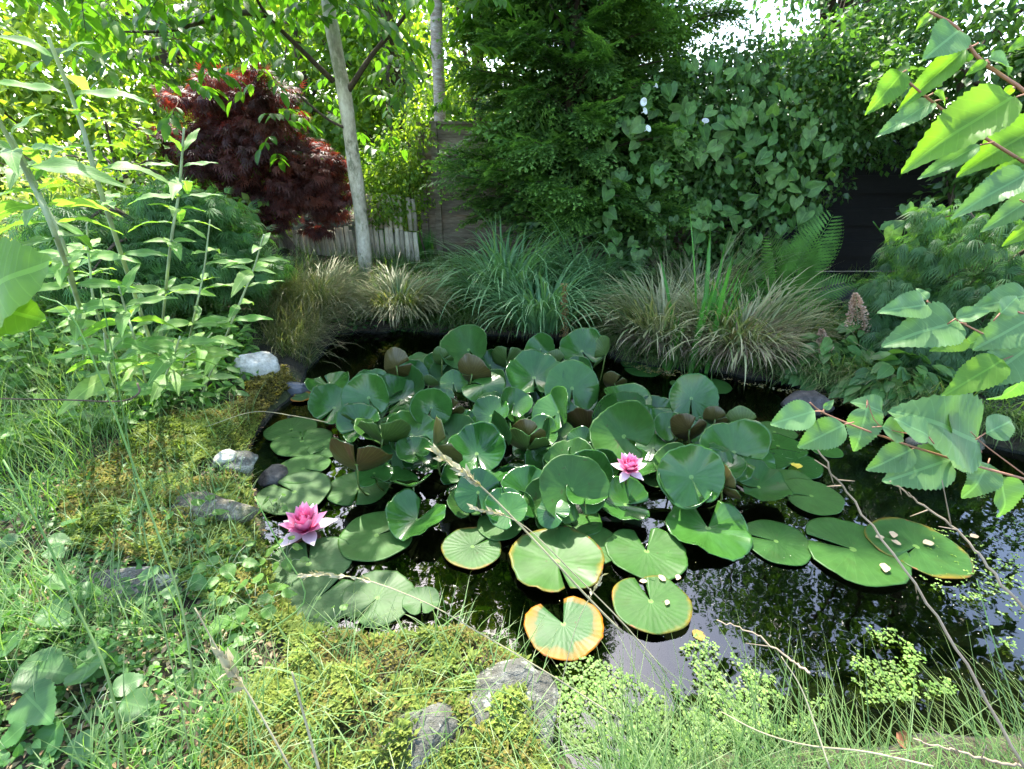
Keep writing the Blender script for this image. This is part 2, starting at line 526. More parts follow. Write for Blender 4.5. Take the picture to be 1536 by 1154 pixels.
# ------------------------------------------------------------------ fences and the palisade
WOOD = solidmat('weathered_board', [(.09, .07, .045), (.18, .145, .10), (.27, .225, .165)], 3, .85, .6, .006, stretch=(1, 1, 9), var=True)
WOODD = solidmat('shade_dark_board', [(.006, .006, .006), (.012, .011, .010)], 4, .7, .4, .004, stretch=(1, 1, 8))  # near-black: shade under the hedge put into the dark wood colour
STAKE = solidmat('bleached_stake', [(.24, .20, .14), (.42, .37, .27), (.52, .47, .36)], 9, .9, .7, .008, stretch=(1, 1, .25), var=True)
def slat_fence(label, xa, xb, Y, z0, z1, n, mat, posts, lean=0.0):
    root = thing('slat_fence', label, 'fence', ((xa + xb) / 2, Y, z0), 'timber fence panels behind the pond')
    hgt = (z1 - z0) / n
    me = []
    for k in range(3):
        V, F, A = box(0, xb - xa, -.009, .009, 0, hgt * (1.04 + .03 * k))
        V[:, 2] += .004 * np.sin(V[:, 0] * 5 + k)
        me.append(mesh_np('slat', V, F, A, [mat], smooth=False))
    for i in range(n):
        z = z0 + i * hgt
        M = Matrix.Translation((xa, Y + (.022 if i % 2 else -.022), z + .004)) @ Matrix.Rotation(random.uniform(-.003, .003), 4, 'Y')
        link('slat', me[i % 3], root, M)
    for x in posts:
        V, F, A = box(-.04, .04, -.085, -.024, 0, z1 - z0 + .05)
        link('post', mesh_np('post', V, F, A, [mat], smooth=False), root, Matrix.Translation((x, Y, z0 - .02)))
    V, F, A = box(xa - .02, xb + .02, -.035, .035, 0, .03)
    link('cap_rail', mesh_np('cap_rail', V, F, A, [mat], smooth=False), root, Matrix.Translation((0, Y, z1 + .004)))
    return root
FY = 6.7
fx0, fx1 = H(633, 300, FY)[0], H(900, 300, FY)[0]
ftop = H(690, 187, FY)[2]
slat_fence('weathered grey slat fence panel between the bright shrubs and the conifer', fx0, fx0 + 1.85, FY, .05, ftop, 10, WOOD, [fx0 + .03, fx0 + .2])
slat_fence('weathered slat fence panel hidden behind the big conifer', fx0 + 1.86, fx0 + 3.9, FY, .05, ftop, 10, WOOD, [fx0 + 1.97])
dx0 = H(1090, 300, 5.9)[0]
slat_fence('dark slat fence, shade put into its colour, in the dark gap under the right hedge', dx0, dx0 + 2.7, 5.9, .02, 1.72, 10, WOODD, [dx0 + .1, dx0 + 2.6])
slat_fence('dark slat fence, shade put into its colour, behind the trees at the right edge', dx0 + 2.72, dx0 + 5.2, 5.9, .02, 1.72, 10, WOODD, [dx0 + 2.5, dx0 + 5.0])

def palisade():
    Y = 6.25
    xa, xb = H(415, 350, Y)[0], H(628, 350, Y)[0]
    root = thing('stake_palisade', 'pale palisade of upright split stakes behind the slender tree trunk', 'palisade', ((xa + xb) / 2, Y, .05))
    w = size_at(np.array([0, Y, .6]), 7.6)
    n = int((xb - xa) / w)
    protos = []
    for k in range(4):
        hh = .5 + .015 * k
        V, F, A = tube([(0, 0, 0), (0, 0, hh * .5), (.004 * (k - 1.5), 0, hh)], [w * .44, w * .47, w * .43], 8)
        V[:, 1] *= .7
        protos.append(mesh_np('stake', V, F, A, [STAKE]))
    for i in range(n):
        x = xa + (i + .5) * w
        q = (x - (xa + xb) / 2) / (xb - xa)
        z1 = .06 + .04 * math.cos(q * 3)
        M = Matrix.Translation((x, Y + .05 * math.cos(q * 3), z1)) @ Matrix.Rotation(random.uniform(-.02, .02), 4, 'Y')
        link('stake', protos[random.randrange(4)], root, M)
        if q > .08 and not (i % 9 == 7):
            M = Matrix.Translation((x, Y + .05 * math.cos(q * 3) + .012, z1 + .53)) @ Matrix.Rotation(random.uniform(-.025, .025), 4, 'Y') @ Matrix.Diagonal((1, 1, .72, 1))
            link('stake', protos[random.randrange(4)], root, M)
palisade()

# ------------------------------------------------------------------ foliage materials
M_BARKP = solidmat('pale_smooth_bark', [(.34, .29, .20), (.55, .48, .36), (.68, .61, .48)], 7, .8, .6, .006, stretch=(1, 1, .5), lichen=(.30, .28, .18))
M_BARKD = solidmat('brown_bark', [(.05, .035, .025), (.12, .09, .06)], 14, .9, .8, .01, stretch=(1, 1, .3))
M_BARKM = solidmat('dappled_light_bark', [(.18, .12, .08), (.42, .34, .26), (.58, .52, .44)], 9, .85, .7, .008, stretch=(1, 1, 3))  # brown bark; the whitish patches are dappled light put into the colour
M_WALNUT = leafmat('walnut_leaf', [(.05, .13, .015), (.07, .17, .02), (.11, .22, .03)], .5, .42, spec=.4, warm=(1.2, 1.3, .35))
M_BRIGHT = leafmat('sunny_leaf', [(.07, .15, .02), (.12, .22, .03), (.21, .29, .05)], .5, .5, warm=(1.3, 1.3, .35))
M_GOLD = leafmat('pale_gold_leaf', [(.14, .22, .05), (.26, .32, .10), (.36, .38, .16)], .45, .5, warm=(1.2, 1.2, .5))
M_DARK = leafmat('dark_hedge_leaf', [(.04, .10, .024), (.07, .15, .036), (.11, .20, .055)], .4, .38, spec=.5, warm=(1.2, 1.35, .5))
M_BLUEG = leafmat('cool_hedge_leaf', [(.04, .10, .034), (.07, .145, .05), (.10, .19, .07)], .36, .36, spec=.55, warm=(1.1, 1.3, .6))
M_CONI = leafmat('conifer_spray', [(.022, .07, .018), (.05, .12, .027), (.085, .18, .045)], .36, .5, tip=(.20, .36, .08), spec=.35)  # lighter tips, raised further to put spray highlights into the colour
M_RED = leafmat('purple_maple_leaf', [(.038, .016, .015), (.075, .026, .021), (.15, .05, .032)], .34, .5, spec=.3, warm=(1.9, .7, .5))
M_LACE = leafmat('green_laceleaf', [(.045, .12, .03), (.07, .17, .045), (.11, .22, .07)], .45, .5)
M_LACED = leafmat('shaded_laceleaf', [(.035, .095, .03), (.055, .135, .045), (.085, .18, .065)], .4, .5)  # darker copy of the laceleaf, with shade put into its colour
M_BIND = leafmat('bindweed_leaf', [(.06, .15, .03), (.09, .20, .045), (.14, .25, .065)], .38, .45, vein=.25, rndobj=True, nscale=20)

TL = T_leaf(.30, .18, .2); TS = T_small(.30); TSn = T_small(.20); TSw = T_small(.42); TM = T_lobes(7, 2.5, .05, .35); TM9 = T_lobes(9, 3.4, .055, .15)
T_HEART = T_leaf(.42, .12, .15, (0.0, .86, 1.0, .78, .42, 0.0), (.10, .0, .22, .5, .8, 1.05))

def clumps(centers, radii, n, leaf, T, up=.6, outward=.8, droop=.5, jit=.25, flat=1.0, hollow=.55, sz=(.75, 1.25)):
    """leaves set through a set of clumps, more of them towards each clump's outside"""
    C = np.asarray(centers, float); R = np.asarray(radii, float)
    w = R ** 2 / (R ** 2).sum()
    k = rng.choice(len(C), n, p=w)
    d = norm(rng.normal(size=(n, 3)))
    rr = R[k] * (hollow + (1 - hollow) * rng.random(n) ** .5) * (1 + .35 * rng.normal(size=n) * .5)
    off = d * rr[:, None]; off[:, 2] *= flat
    pos = C[k] + off
    dirv = norm(d * outward + np.array([0, 0, -droop]) + rng.normal(size=(n, 3)) * .55)
    upv = norm(d * .5 + np.array([0, 0, up]) + rng.normal(size=(n, 3)) * .45)
    tone = np.clip(.5 + (rng.random(len(C)) - .5)[k] * .8 + rng.normal(size=n) * .18, 0, 1)
    return scatter(T, pos, dirv, upv, leaf * rng.uniform(sz[0], sz[1], n), tone)
def sub_clumps(ells, m, r0, r1):
    """small leaf clumps laid over the skins of big ellipsoids (cx,cy,cz,rx,ry,rz)"""
    C, R = [], []
    vol = np.array([e[3] * e[5] for e in ells]); vol = vol / vol.sum()
    for i in range(m):
        e = ells[rng.choice(len(ells), p=vol)]
        d = norm(rng.normal(size=(1, 3)))[0]
        q = rng.uniform(.45, 1.0)
        C.append((e[0] + d[0] * e[3] * q, e[1] + d[1] * e[4] * q, max(.25, e[2] + d[2] * e[5] * q)))
        R.append(rng.uniform(r0, r1))
    return C, R
def limbs(base, top, ends, r0, mat, root, name='trunk', via=None):
    P = curve([base] + (via or []) + [top], 14)
    parts = [tube(P, np.linspace(r0, r0 * .45, len(P)), 10)]
    for e in ends:
        s = P[random.randint(5, 12)]
        mid = (np.array(s) + np.array(e)) / 2 + np.array([0, 0, .15 + .1 * random.random()])
        Q = curve([s, mid, e], 8)
        parts.append(tube(Q, np.linspace(r0 * .35, r0 * .08, len(Q)), 6))
    V, F, A = cat(parts)
    return link(name, mesh_np(name, V, F, A, [mat]), root)
def broad_tree(label, base, ells, leaf, n, T, mat, m=60, r=(.25, .5), trunk=.09, bark=M_BARKD, group=None, name='broadleaf_tree', cat_='tree', flat=.8, **kw):
    base = np.array([base[0], base[1], max(0, hz(base[0], base[1])) - .05])
    root = thing(name, label, cat_, base, group)
    C, R = sub_clumps(ells, m, *r)
    top = np.array(ells[0][:3]) + np.array([0, 0, ells[0][5] * .5])
    ends = [C[i] for i in rng.choice(len(C), min(len(C), 16), replace=False)]
    limbs(base, top, ends, trunk, bark, root)
    V, F, A = clumps(C, R, n, leaf, T, flat=flat, **kw)
    tag(link('crown', mesh_np('crown', V, F, A, [mat]), root), kind='stuff')
    return root

# far and side trees -------------------------------------------------
g = 'sunlit trees beyond the fence on the left'
broad_tree('bright yellow-green tree beyond the palisade, left of the slender trunk', (-3.2, 9.2), [(-3.2, 9.0, 3.0, 1.7, 1.2, 1.9), (-2.3, 8.6, 1.6, 1.1, .9, 1.1)], .15, 5200, TS, M_BRIGHT, 75, (.25, .5), group=g)
broad_tree('tall bright tree behind the dark red maple', (-5.6, 9.6), [(-5.4, 9.4, 3.2, 1.9, 1.3, 2.2), (-4.4, 8.8, 1.7, 1.2, .9, 1.1)], .15, 5600, TS, M_BRIGHT, 80, (.25, .5), group=g)
broad_tree('light green narrow tree between the slender trunk and the dappled trunk', (-1.5, 8.6), [(-1.75, 8.4, 2.7, .65, .7, 1.9), (-1.7, 8.3, 1.2, .7, .6, .9)], .12, 3600, TS, M_BRIGHT, 60, (.18, .38), group=g)
broad_tree('sunlit tree far at the left edge behind the pale gold shrub', (-9, 9), [(-8.6, 8.6, 3.2, 2.2, 1.6, 2.6), (-7.2, 8.0, 1.6, 1.5, 1.2, 1.4)], .17, 6500, TS, M_BRIGHT, 90, (.3, .6), group=g)
broad_tree('bright leafy tree just left of the conifer above the fence', (-.5, 7.9), [(-.40, 7.8, 2.6, .45, .6, 1.3), (-.3, 7.7, 3.6, .6, .6, .9), (-.5, 8.0, 6.2, 1.2, 1.0, 1.5)], .11, 7500, TSn, M_BRIGHT, 100, (.15, .34), group=g)  # highest ellipsoid is an unseen crown added to darken the water's sky reflection
broad_tree('rounded pale gold shrub at the left edge', (-4.6, 3.9), [(-4.5, 3.9, 1.35, .95, .8, .75), (-4.0, 4.5, .9, .7, .6, .6)], .06, 9000, TSn, M_GOLD, 60, (.14, .3), trunk=.03, name='golden_shrub', cat_='shrub')
broad_tree('leafy mid green shrub between the gold shrub and the red maple', (-4.1, 5.6), [(-3.9, 5.5, 1.1, .9, .7, .7), (-3.0, 6.3, 1.2, .7, .6, .6)], .10, 4200, TS, M_BRIGHT, 50, (.18, .35), trunk=.04, name='leafy_shrub', cat_='shrub')
broad_tree('small-leaved climber on the fence post beside the palisade', (-1.05, 6.45), [(-1.30, 6.4, 1.15, .36, .25, .55), (-1.5, 6.35, .85, .32, .22, .25), (-1.15, 6.5, 1.75, .18, .2, .35)], .055, 4200, TS, M_BRIGHT, 60, (.08, .2), trunk=.015, name='climber', cat_='climber')
g = 'far trees closing the view beyond the gardens'
for i, (x, y, z, rx, rz, lab) in enumerate([(-13, 13, 3.0, 3.0, 3.0, 'far bright tree at the left end of the horizon'), (-8.6, 14, 3.6, 2.6, 3.4, 'far bright tree behind the red maple'), (-4.8, 13.5, 3.2, 2.2, 3.2, 'far bright tree seen through the slender tree'), (-1.6, 12.5, 3.0, 1.8, 3.0, 'far bright tree just left of the conifer')]):
    broad_tree(lab, (x, y), [(x, y, z, rx, 1.2, rz), (x + .8, y - .5, 1.4, rx * .8, 1.2, 1.4)], .24, 4600, TS, M_BRIGHT, 90, (.4, .8), group=g)
g = 'tall shady trees on the right'
broad_tree('tall dark tree rising behind the bindweed hedge', (3.9, 7.6), [(3.9, 7.4, 2.3, 1.1, .8, 1.0), (4.1, 7.4, 3.4, 1.3, 1.0, 1.4), (4.2, 7.4, 5.4, 1.6, 1.2, 1.9)], .10, 9500, TS, M_BLUEG, 120, (.22, .42), trunk=.14, group=g)
broad_tree('tall dark tree at the top right corner', (5.2, 5.4), [(4.6, 5.0, 3.0, 1.5, 1.2, 1.4), (4.9, 5.0, 5.2, 1.8, 1.5, 1.9), (5.6, 5.2, 1.6, 1.0, .8, .9)], .09, 13000, TS, M_DARK, 140, (.22, .42), trunk=.14, group=g)
broad_tree('big shady tree beyond the right edge overhanging the pond', (4.3, 1.6), [(4.0, 2.2, 3.8, 1.4, 1.6, 1.3), (3.5, 2.9, 5.2, 1.6, 1.6, 1.3), (2.5, 3.3, 5.8, 1.1, 1.2, 1.0)], .165, 17000, TS, M_DARK, 190, (.3, .5), trunk=.14, group=g)
# the hedge: a dense body of medium leaves with a ragged upper edge
hedge_e = [(1.75, 5.5, .95, .55, .45, .85), (2.35, 5.45, 1.25, .6, .45, 1.1), (2.9, 5.5, 1.75, .65, .5, .85), (2.5, 5.4, 2.1, .6, .4, .35), (1.75, 5.4, 1.75, .4, .35, .5), (3.5, 5.5, 2.1, .6, .5, .8), (2.1, 5.5, 1.9, .5, .4, .45), (1.5, 5.6, 1.6, .35, .4, .55),
           (1.3, 5.7, .7, .35, .3, .6)]
broad_tree('dense shady hedge overgrown with heart-leaved bindweed', (2.2, 5.8), hedge_e, .064, 27000, TS, M_DARK, 300, (.12, .26), trunk=.03, name='hedge', cat_='hedge', outward=.6)
broad_tree('dark shrub arching over the black gap on the right', (4.3, 4.9), [(3.55, 4.75, 1.95, .7, .5, .42), (4.3, 4.6, 1.5, .7, .6, .7), (3.95, 4.6, 1.0, .32, .4, .75), (4.9, 4.4, 1.1, .7, .6, .8)], .085, 8000, TL, M_DARK, 110, (.12, .26), trunk=.035, name='arching_shrub', cat_='shrub')

# conifers ------------------------------------------------------------
SPR = [T_spray(7, .28, 1, s, .031) for s in (1, 2, 3)]
def conifer(label, base, h, r, n_br, low=.1, seed=1, dens=1.0):
    rg = np.random.default_rng(seed)
    base = np.array([base[0], base[1], .02])
    root = thing('conifer', label, 'conifer', base, 'tall conifers behind the pond')
    V, F, A = tube(curve([base, base + [0, 0, h * .5], base + [0, 0, h * .98]], 10), np.linspace(.10, .015, 10), 8)
    link('trunk', mesh_np('trunk', V, F, A, [M_BARKD]), root)
    pos, dr, up, sc, tn, br = [], [], [], [], [], []
    for i in range(n_br):
        q = (i + rg.random()) / n_br
        z = h * (low + (1 - low) * q ** 1.15)
        f = 1 - (z / h)
        L = r * (f ** .75 * .95 + .06) * rg.uniform(.72, 1.18) * (1 if z > .5 else .85)
        a = i * 2.399 + rg.uniform(-.4, .4)
        o = np.array([math.cos(a), math.sin(a), 0])
        rise = rg.uniform(.15, .55)
        P = curve([base + [0, 0, z], base + [0, 0, z + L * rise * .55] + o * L * .55, base + [0, 0, z + L * rise * .75] + o * L], 9)
        br.append(tube(P, np.linspace(.02, .004, 9), 4))
        tone = rg.random()
        m = int((8 + 17 * L) * dens)
        for k in range(m):
            t = .16 + .84 * (k + rg.random()) / m
            p = P[0] + 0
            fi = t * 8; ii = min(7, int(fi)); p = P[ii] + (P[ii + 1] - P[ii]) * (fi - ii)
            sdv = np.array([-o[1], o[0], 0]) * rg.choice([-1, 1])
            d = o * rg.uniform(.5, 1.0) + sdv * rg.uniform(.1, .95) * (1.15 - t) + np.array([0, 0, rg.uniform(-.25, .45)])
            pos.append(p + rg.normal(size=3) * .02); dr.append(d); up.append(np.array([0, 0, 1.0]) + o * rg.uniform(-.2, .8) + rg.normal(size=3) * .3)
            sc.append(rg.uniform(.24, .46)); tn.append(np.clip(tone * .6 + rg.random() * .4, 0, 1))
    pos, dr, up, sc, tn = map(np.array, (pos, dr, up, sc, tn))
    parts = []
    for k in range(3):
        s = slice(k, None, 3)
        parts.append(scatter(SPR[k], pos[s], dr[s], up[s], sc[s], tn[s]))
    m = 7000; z = h * (low + (.97 - low) * rg.random(m) ** 1.2); a = rg.uniform(0, 2 * pi, m); q = r * ((1 - z / h) ** .75 * .62 + .04) * rg.random(m) ** .7
    ip = base + np.stack([np.cos(a) * q, np.sin(a) * q, z], -1)
    parts.append(scatter(TSn, ip, np.stack([np.cos(a), np.sin(a), -.3 + 0 * a], -1) + rg.normal(size=(m, 3)) * .5, norm(rg.normal(size=(m, 3)) + [0, 0, 1]), rg.uniform(.09, .17, m), rg.random(m) * .3))  # inner filler leaves kept at the ramp's dark end to paint a shaded core
    V, F, A = cat(parts)
    tag(link('crown', mesh_np('crown', V, F, A, [M_CONI]), root), kind='stuff')
    V, F, A = cat(br)
    tag(link('branches', mesh_np('branches', V, F, A, [M_BARKD]), root), kind='stuff')
    return len(pos)
nc = conifer('broad dark green conifer with drooping sprays in the middle of the back', (.60, 5.75), 6.2, 1.12, 260, seed=4)
nc += conifer('taller second conifer leaning against the sky gap', (1.30, 6.9), 8.6, 1.25, 150, seed=9, low=.12, dens=.75)
print('sprays', nc)

# the slender pale tree and its pinnate leaves ---------------------------
def walnut():
    b = G(549, 408)
    Y0 = b[1]
    P = curve([b - [0, 0, .05], H(541, 320, Y0 - .02), H(530, 240, Y0 - .1), H(518, 150, Y0 - .15), H(505, 80, Y0 - .15), H(490, -10, Y0 - .1), H(480, -140, Y0 - .1), H(500, -260, Y0 + .1)], 26)
    root = thing('slender_tree', 'slender pale-barked young tree with bright pinnate leaves behind the left of the pond', 'tree', b)
    w = size_at(P[4], 10)
    V, F, A = tube(P, np.linspace(w * 1.05, w * .75, len(P)) * (1 + .05 * np.sin(np.arange(len(P)) * 1.3)), 14)
    link('trunk', mesh_np('trunk', V, F, A, [M_BARKP]), root)
    br, tips = [], []
    main = [[H(500, 122, Y0 - .15), H(455, 78, Y0 - .35), H(400, 22, Y0 - .6), H(370, -30, Y0 - .9)],
            [H(400, 22, Y0 - .6), H(345, 20, Y0 - .8), H(262, 45, Y0 - 1.1), H(182, 48, Y0 - 1.4)],
            [H(520, 140, Y0 - .15), H(560, 80, Y0 - .3), H(612, 18, Y0 - .5), H(650, -60, Y0 - .7)],
            [H(524, 195, Y0 - .12), H(490, 178, Y0 - .3), H(445, 140, Y0 - .5)],
            [H(488, -20, Y0 - .1), H(400, -80, Y0 - 1.2), H(250, -70, Y0 - 2.4), H(120, -20, Y0 - 3.1)],
            [H(485, -60, Y0 - .1), H(470, -180, Y0 - 1.4), H(420, -190, Y0 - 2.6)],
            [H(485, -60, Y0 - .1), H(300, -160, Y0 - .8), H(150, -120, Y0 - 1.6), H(30, -60, Y0 - 2.2)],
            [H(485, -100, Y0), H(620, -160, Y0 - .6), H(690, -120, Y0 - 1.0)]]
    for k, q in enumerate(main):
        Q = curve(q, 12)
        V, F, A = tube(Q, np.linspace(.028 if k != 3 else .016, .007, 12), 6)
        link('branch', mesh_np('branch', V, F, A, [M_BARKD]), root)
        for j in range(3, 12): tips.append(Q[j])
    tips = np.array(tips)
    pos, dr, up, sc, tn = [], [], [], [], []
    for i in range(560):                             # compound leaves
        t = tips[rng.integers(len(tips))] + rng.normal(size=3) * np.array([.34, .34, .22])
        if -.185 < t[0] / t[1] < -.125 or abs(t[0] - P[6][0] + .05) < .42 and t[2] < 2.5 and t[1] < Y0 + .1: continue
        a = rng.uniform(0, 2 * pi)
        o = np.array([math.cos(a), math.sin(a), rng.uniform(-.7, .05)])
        o = o / np.linalg.norm(o)
        L = rng.uniform(.22, .34)
        br.append(tube([t, t + o * L * .5, t + o * L + [0, 0, -.03]], [.003, .0025, .0015], 3))
        s = norm(np.cross(o, [0, 0, 1.0])[None])[0]
        n = rng.integers(2, 5)
        tone = rng.random()
        for j in range(n):
            for e in (-1, 1):
                q = .25 + .7 * j / n
                pos.append(t + o * L * q); dr.append(o * .55 + s * e * .8 + [0, 0, -.35 + rng.normal() * .15]); up.append(np.array([0, 0, 1.]) + rng.normal(size=3) * .25)
                sc.append(rng.uniform(.09, .15)); tn.append(np.clip(tone * .7 + .3 * rng.random(), 0, 1))
        pos.append(t + o * L); dr.append(o + [0, 0, -.4]); up.append(np.array([0, 0, 1.]) + rng.normal(size=3) * .2); sc.append(.15); tn.append(tone)
    V, F, A = cat(br)
    tag(link('leaf_stalks', mesh_np('leaf_stalks', V, F, A, [M_BARKD]), root), kind='stuff')
    V, F, A = scatter(T_leaf(.22, .2, .25, (0, .8, 1, .75, 0)), np.array(pos), np.array(dr), np.array(up), np.array(sc), np.array(tn))
    tag(link('foliage', mesh_np('foliage', V, F, A, [M_WALNUT]), root), kind='stuff')
walnut()
def second_trunk():
    Y = 7.3
    root = thing('dappled_tree', 'tree trunk with dappled light painted on its brown bark, standing behind the slat fence', 'tree', (H(652, 300, Y)[0], Y, 0))
    P = curve([(H(652, 300, Y)[0], Y, -.05), H(660, 180, Y), H(655, 60, Y), H(655, -40, Y), H(660, -160, Y)], 14)
    V, F, A = tube(P, np.full(14, size_at(P[6], 9)), 12)
    link('trunk', mesh_np('trunk', V, F, A, [M_BARKM]), root)
    top = np.array([-1.0, Y + .1, 5.2])
    V, F, A = tube(curve([P[-1], (P[-1] + top) / 2 + [.05, 0, 0], top], 8), np.linspace(size_at(P[6], 9), .04, 8), 8)
    link('upper_trunk', mesh_np('upper_trunk', V, F, A, [M_BARKM]), root)
    V, F, A = clumps([(-1.0 + dx, Y + dy, 6.1 + dz) for dx, dy, dz in rng.normal(size=(60, 3)) * [.75, .5, .95]], [.36] * 60, 4600, .12, TS)  # unseen crown set high to darken the sky reflection in the pond
    tag(link('crown', mesh_np('crown', V, F, A, [M_BRIGHT]), root), kind='stuff')
second_trunk()

# purple maple --------------------------------------------------------
def dome_maple(label, name, base, ells, n, leaf, mat, m, r, T=TM, **kw):
    base = np.array([base[0], base[1], hz(*base[:2]) - .03])
    root = thing(name, label, 'maple', base)
    C, R = sub_clumps(ells, m, *r)
    ends = [C[i] for i in rng.choice(len(C), min(len(C), 30), replace=False)]
    top = np.array(ells[0][:3]); limbs(base, top, ends, .05, M_BARKD, root)
    V, F, A = clumps(C, R, n, leaf, T, flat=.45, up=1.1, **kw)
    tag(link('crown', mesh_np('crown', V, F, A, [mat]), root), kind='stuff')
YM = 5.95
c1, c2, c3, c4 = H(330, 215, YM), H(420, 250, YM), H(480, 270, YM), H(390, 180, YM)
dome_maple('dark purple-red cut-leaf maple behind the left bank', 'purple_maple', (c2[0], YM + .1), [(c1[0], YM, c1[2], .62, .5, .5), (c2[0] - .1, YM, c2[2], .62, .45, .58), (c3[0] - .12, YM, c3[2] - .05, .36, .35, .48), (c4[0] - .1, YM, c4[2] + .1, .5, .4, .38)],
           11500, .105, M_RED, 150, (.10, .22), outward=1.0, droop=.5)
l1, l2, l3 = H(220, 320, 3.6), H(330, 340, 4.0), H(130, 350, 3.3)
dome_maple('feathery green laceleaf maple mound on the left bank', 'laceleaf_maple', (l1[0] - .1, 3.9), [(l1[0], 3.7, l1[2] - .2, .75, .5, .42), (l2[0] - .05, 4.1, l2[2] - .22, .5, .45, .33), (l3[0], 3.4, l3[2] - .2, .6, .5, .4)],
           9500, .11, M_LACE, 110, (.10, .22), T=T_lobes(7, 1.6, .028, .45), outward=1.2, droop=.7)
r1, r2, r3 = H(1470, 370, 3.3), H(1400, 500, 3.1), H(1500, 540, 2.9)
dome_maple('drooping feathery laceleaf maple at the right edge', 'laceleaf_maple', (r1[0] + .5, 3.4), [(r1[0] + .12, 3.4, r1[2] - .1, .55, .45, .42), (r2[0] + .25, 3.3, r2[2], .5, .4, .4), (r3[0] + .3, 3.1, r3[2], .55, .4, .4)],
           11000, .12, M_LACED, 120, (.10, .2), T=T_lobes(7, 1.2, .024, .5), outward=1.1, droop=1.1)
# ------------------------------------------------------------------ water lily: pads, leaves, flowers
def pad_mat(name, base, base2, rough, edge=None, spots=.0, under=False, trans=.12, sheen=.5):
    m, nt, out = new_mat(name)
    u, v, r = luv(nt)
    vec = objvec(nt)
    oi = nt.nodes.new('ShaderNodeObjectInfo')
    c = mixc(nt, oi.outputs['Random'], base, base2)
    nz = noise(nt, 18, 4, vec)
    hs = nt.nodes.new('ShaderNodeHueSaturation'); nt.links.new(c, hs.inputs['Color'])
    nt.links.new(math_(nt, 'ADD', .62, math_(nt, 'MULTIPLY', nz, .8)), hs.inputs['Value']); c = hs.outputs[0]
    w = math_(nt, 'SINE', math_(nt, 'MULTIPLY', u, 47.0))
    w2 = math_(nt, 'SINE', math_(nt, 'MULTIPLY', u, 94.0))
    outer = math_(nt, 'GREATER_THAN', v, .5)
    inv = math_(nt, 'SUBTRACT', 1.0, outer)
    ww = math_(nt, 'ADD', math_(nt, 'MULTIPLY', w, inv), math_(nt, 'MULTIPLY', w2, outer))
    vn = math_(nt, 'GREATER_THAN', ww, .955 if not under else .90)
    hi = tuple(x * (1.35 if not under else 1.9) + .012 for x in base2)
    c = mixc(nt, math_(nt, 'MULTIPLY', vn, .22 if not under else .38), c, hi)
    core = math_(nt, 'LESS_THAN', v, .07)
    c = mixc(nt, math_(nt, 'MULTIPLY', core, .7), c, (.16, .28, .06))
    if edge is not None:
        n3 = noise(nt, 6, 4, vec)
        e = math_(nt, 'ADD', v, math_(nt, 'MULTIPLY', math_(nt, 'SUBTRACT', n3, .5), edge[3]))
        mr = nt.nodes.new('ShaderNodeMapRange'); nt.links.new(e, mr.inputs[0]); mr.inputs[1].default_value = edge[4]; mr.inputs[2].default_value = edge[4] + .34
        c = mixc(nt, mr.outputs[0], c, edge[:3])
        rot_ = math_(nt, 'GREATER_THAN', math_(nt, 'MULTIPLY', math_(nt, 'POWER', v, 3.0), noise(nt, 26, 3, vec)), .56)
        c = mixc(nt, math_(nt, 'MULTIPLY', rot_, .8), c, (.20, .08, .03))
    if spots > 0:
        bl = nt.nodes.new('ShaderNodeTexNoise'); bl.inputs['Scale'].default_value = 7; bl.inputs['Detail'].default_value = 5; bl.inputs['Distortion'].default_value = 1.2; nt.links.new(vec, bl.inputs['Vector'])
        mb = nt.nodes.new('ShaderNodeMapRange'); nt.links.new(bl.outputs[0], mb.inputs[0]); mb.inputs[1].default_value = .56; mb.inputs[2].default_value = .66; mb.inputs[4].default_value = .45
        c = mixc(nt, mb.outputs[0], c, (.035, .075, .012))
        vo = nt.nodes.new('ShaderNodeTexNoise'); vo.inputs['Scale'].default_value = 34; vo.inputs['Detail'].default_value = 1; nt.links.new(vec, vo.inputs['Vector'])
        sp_ = math_(nt, 'GREATER_THAN', vo.outputs[0], .735)
        c = mixc(nt, math_(nt, 'MULTIPLY', sp_, spots), c, (.05, .045, .015))
    p = nt.nodes.new('ShaderNodeBsdfPrincipled'); nt.links.new(c, p.inputs['Base Color'])
    rr = math_(nt, 'ADD', rough, math_(nt, 'MULTIPLY', nz, .12)); nt.links.new(rr, p.inputs['Roughness'])
    p.inputs['Specular IOR Level'].default_value = sheen
    nt.links.new(bump(nt, ww, .10 if not under else .03, .0015), p.inputs['Normal'])
    t = nt.nodes.new('ShaderNodeBsdfTranslucent'); nt.links.new(mixc(nt, 1, c, (1.6, 1.9, .6), 'MULTIPLY'), t.inputs['Color'])
    mx = nt.nodes.new('ShaderNodeMixShader'); mx.inputs[0].default_value = trans
    nt.links.new(p.outputs[0], mx.inputs[1]); nt.links.new(t.outputs[0], mx.inputs[2]); nt.links.new(mx.outputs[0], out.inputs['Surface'])
    return m
P_TOP = pad_mat('lily_leaf_top', (.014, .066, .010), (.038, .115, .018), .14, sheen=.42)
P_FLAT = pad_mat('floating_pad_top', (.024, .078, .014), (.042, .108, .020), .34, spots=.5, sheen=.18)
P_PALE = pad_mat('shallow_pad_top', (.032, .085, .022), (.05, .105, .03), .42, spots=.4, sheen=.2)
P_EDGE = pad_mat('ageing_pad_top', (.028, .085, .016), (.045, .105, .022), .36, edge=(.40, .16, .006, .7, .93), spots=.6, sheen=.18)
P_OLD = pad_mat('yellowing_pad_top', (.034, .09, .026), (.045, .10, .03), .38, edge=(.40, .125, .004, 1.3, .74), spots=.8, sheen=.18)
P_UNDER = pad_mat('lily_leaf_underside', (.062, .038, .010), (.060, .060, .013), .30, under=True, trans=.10)
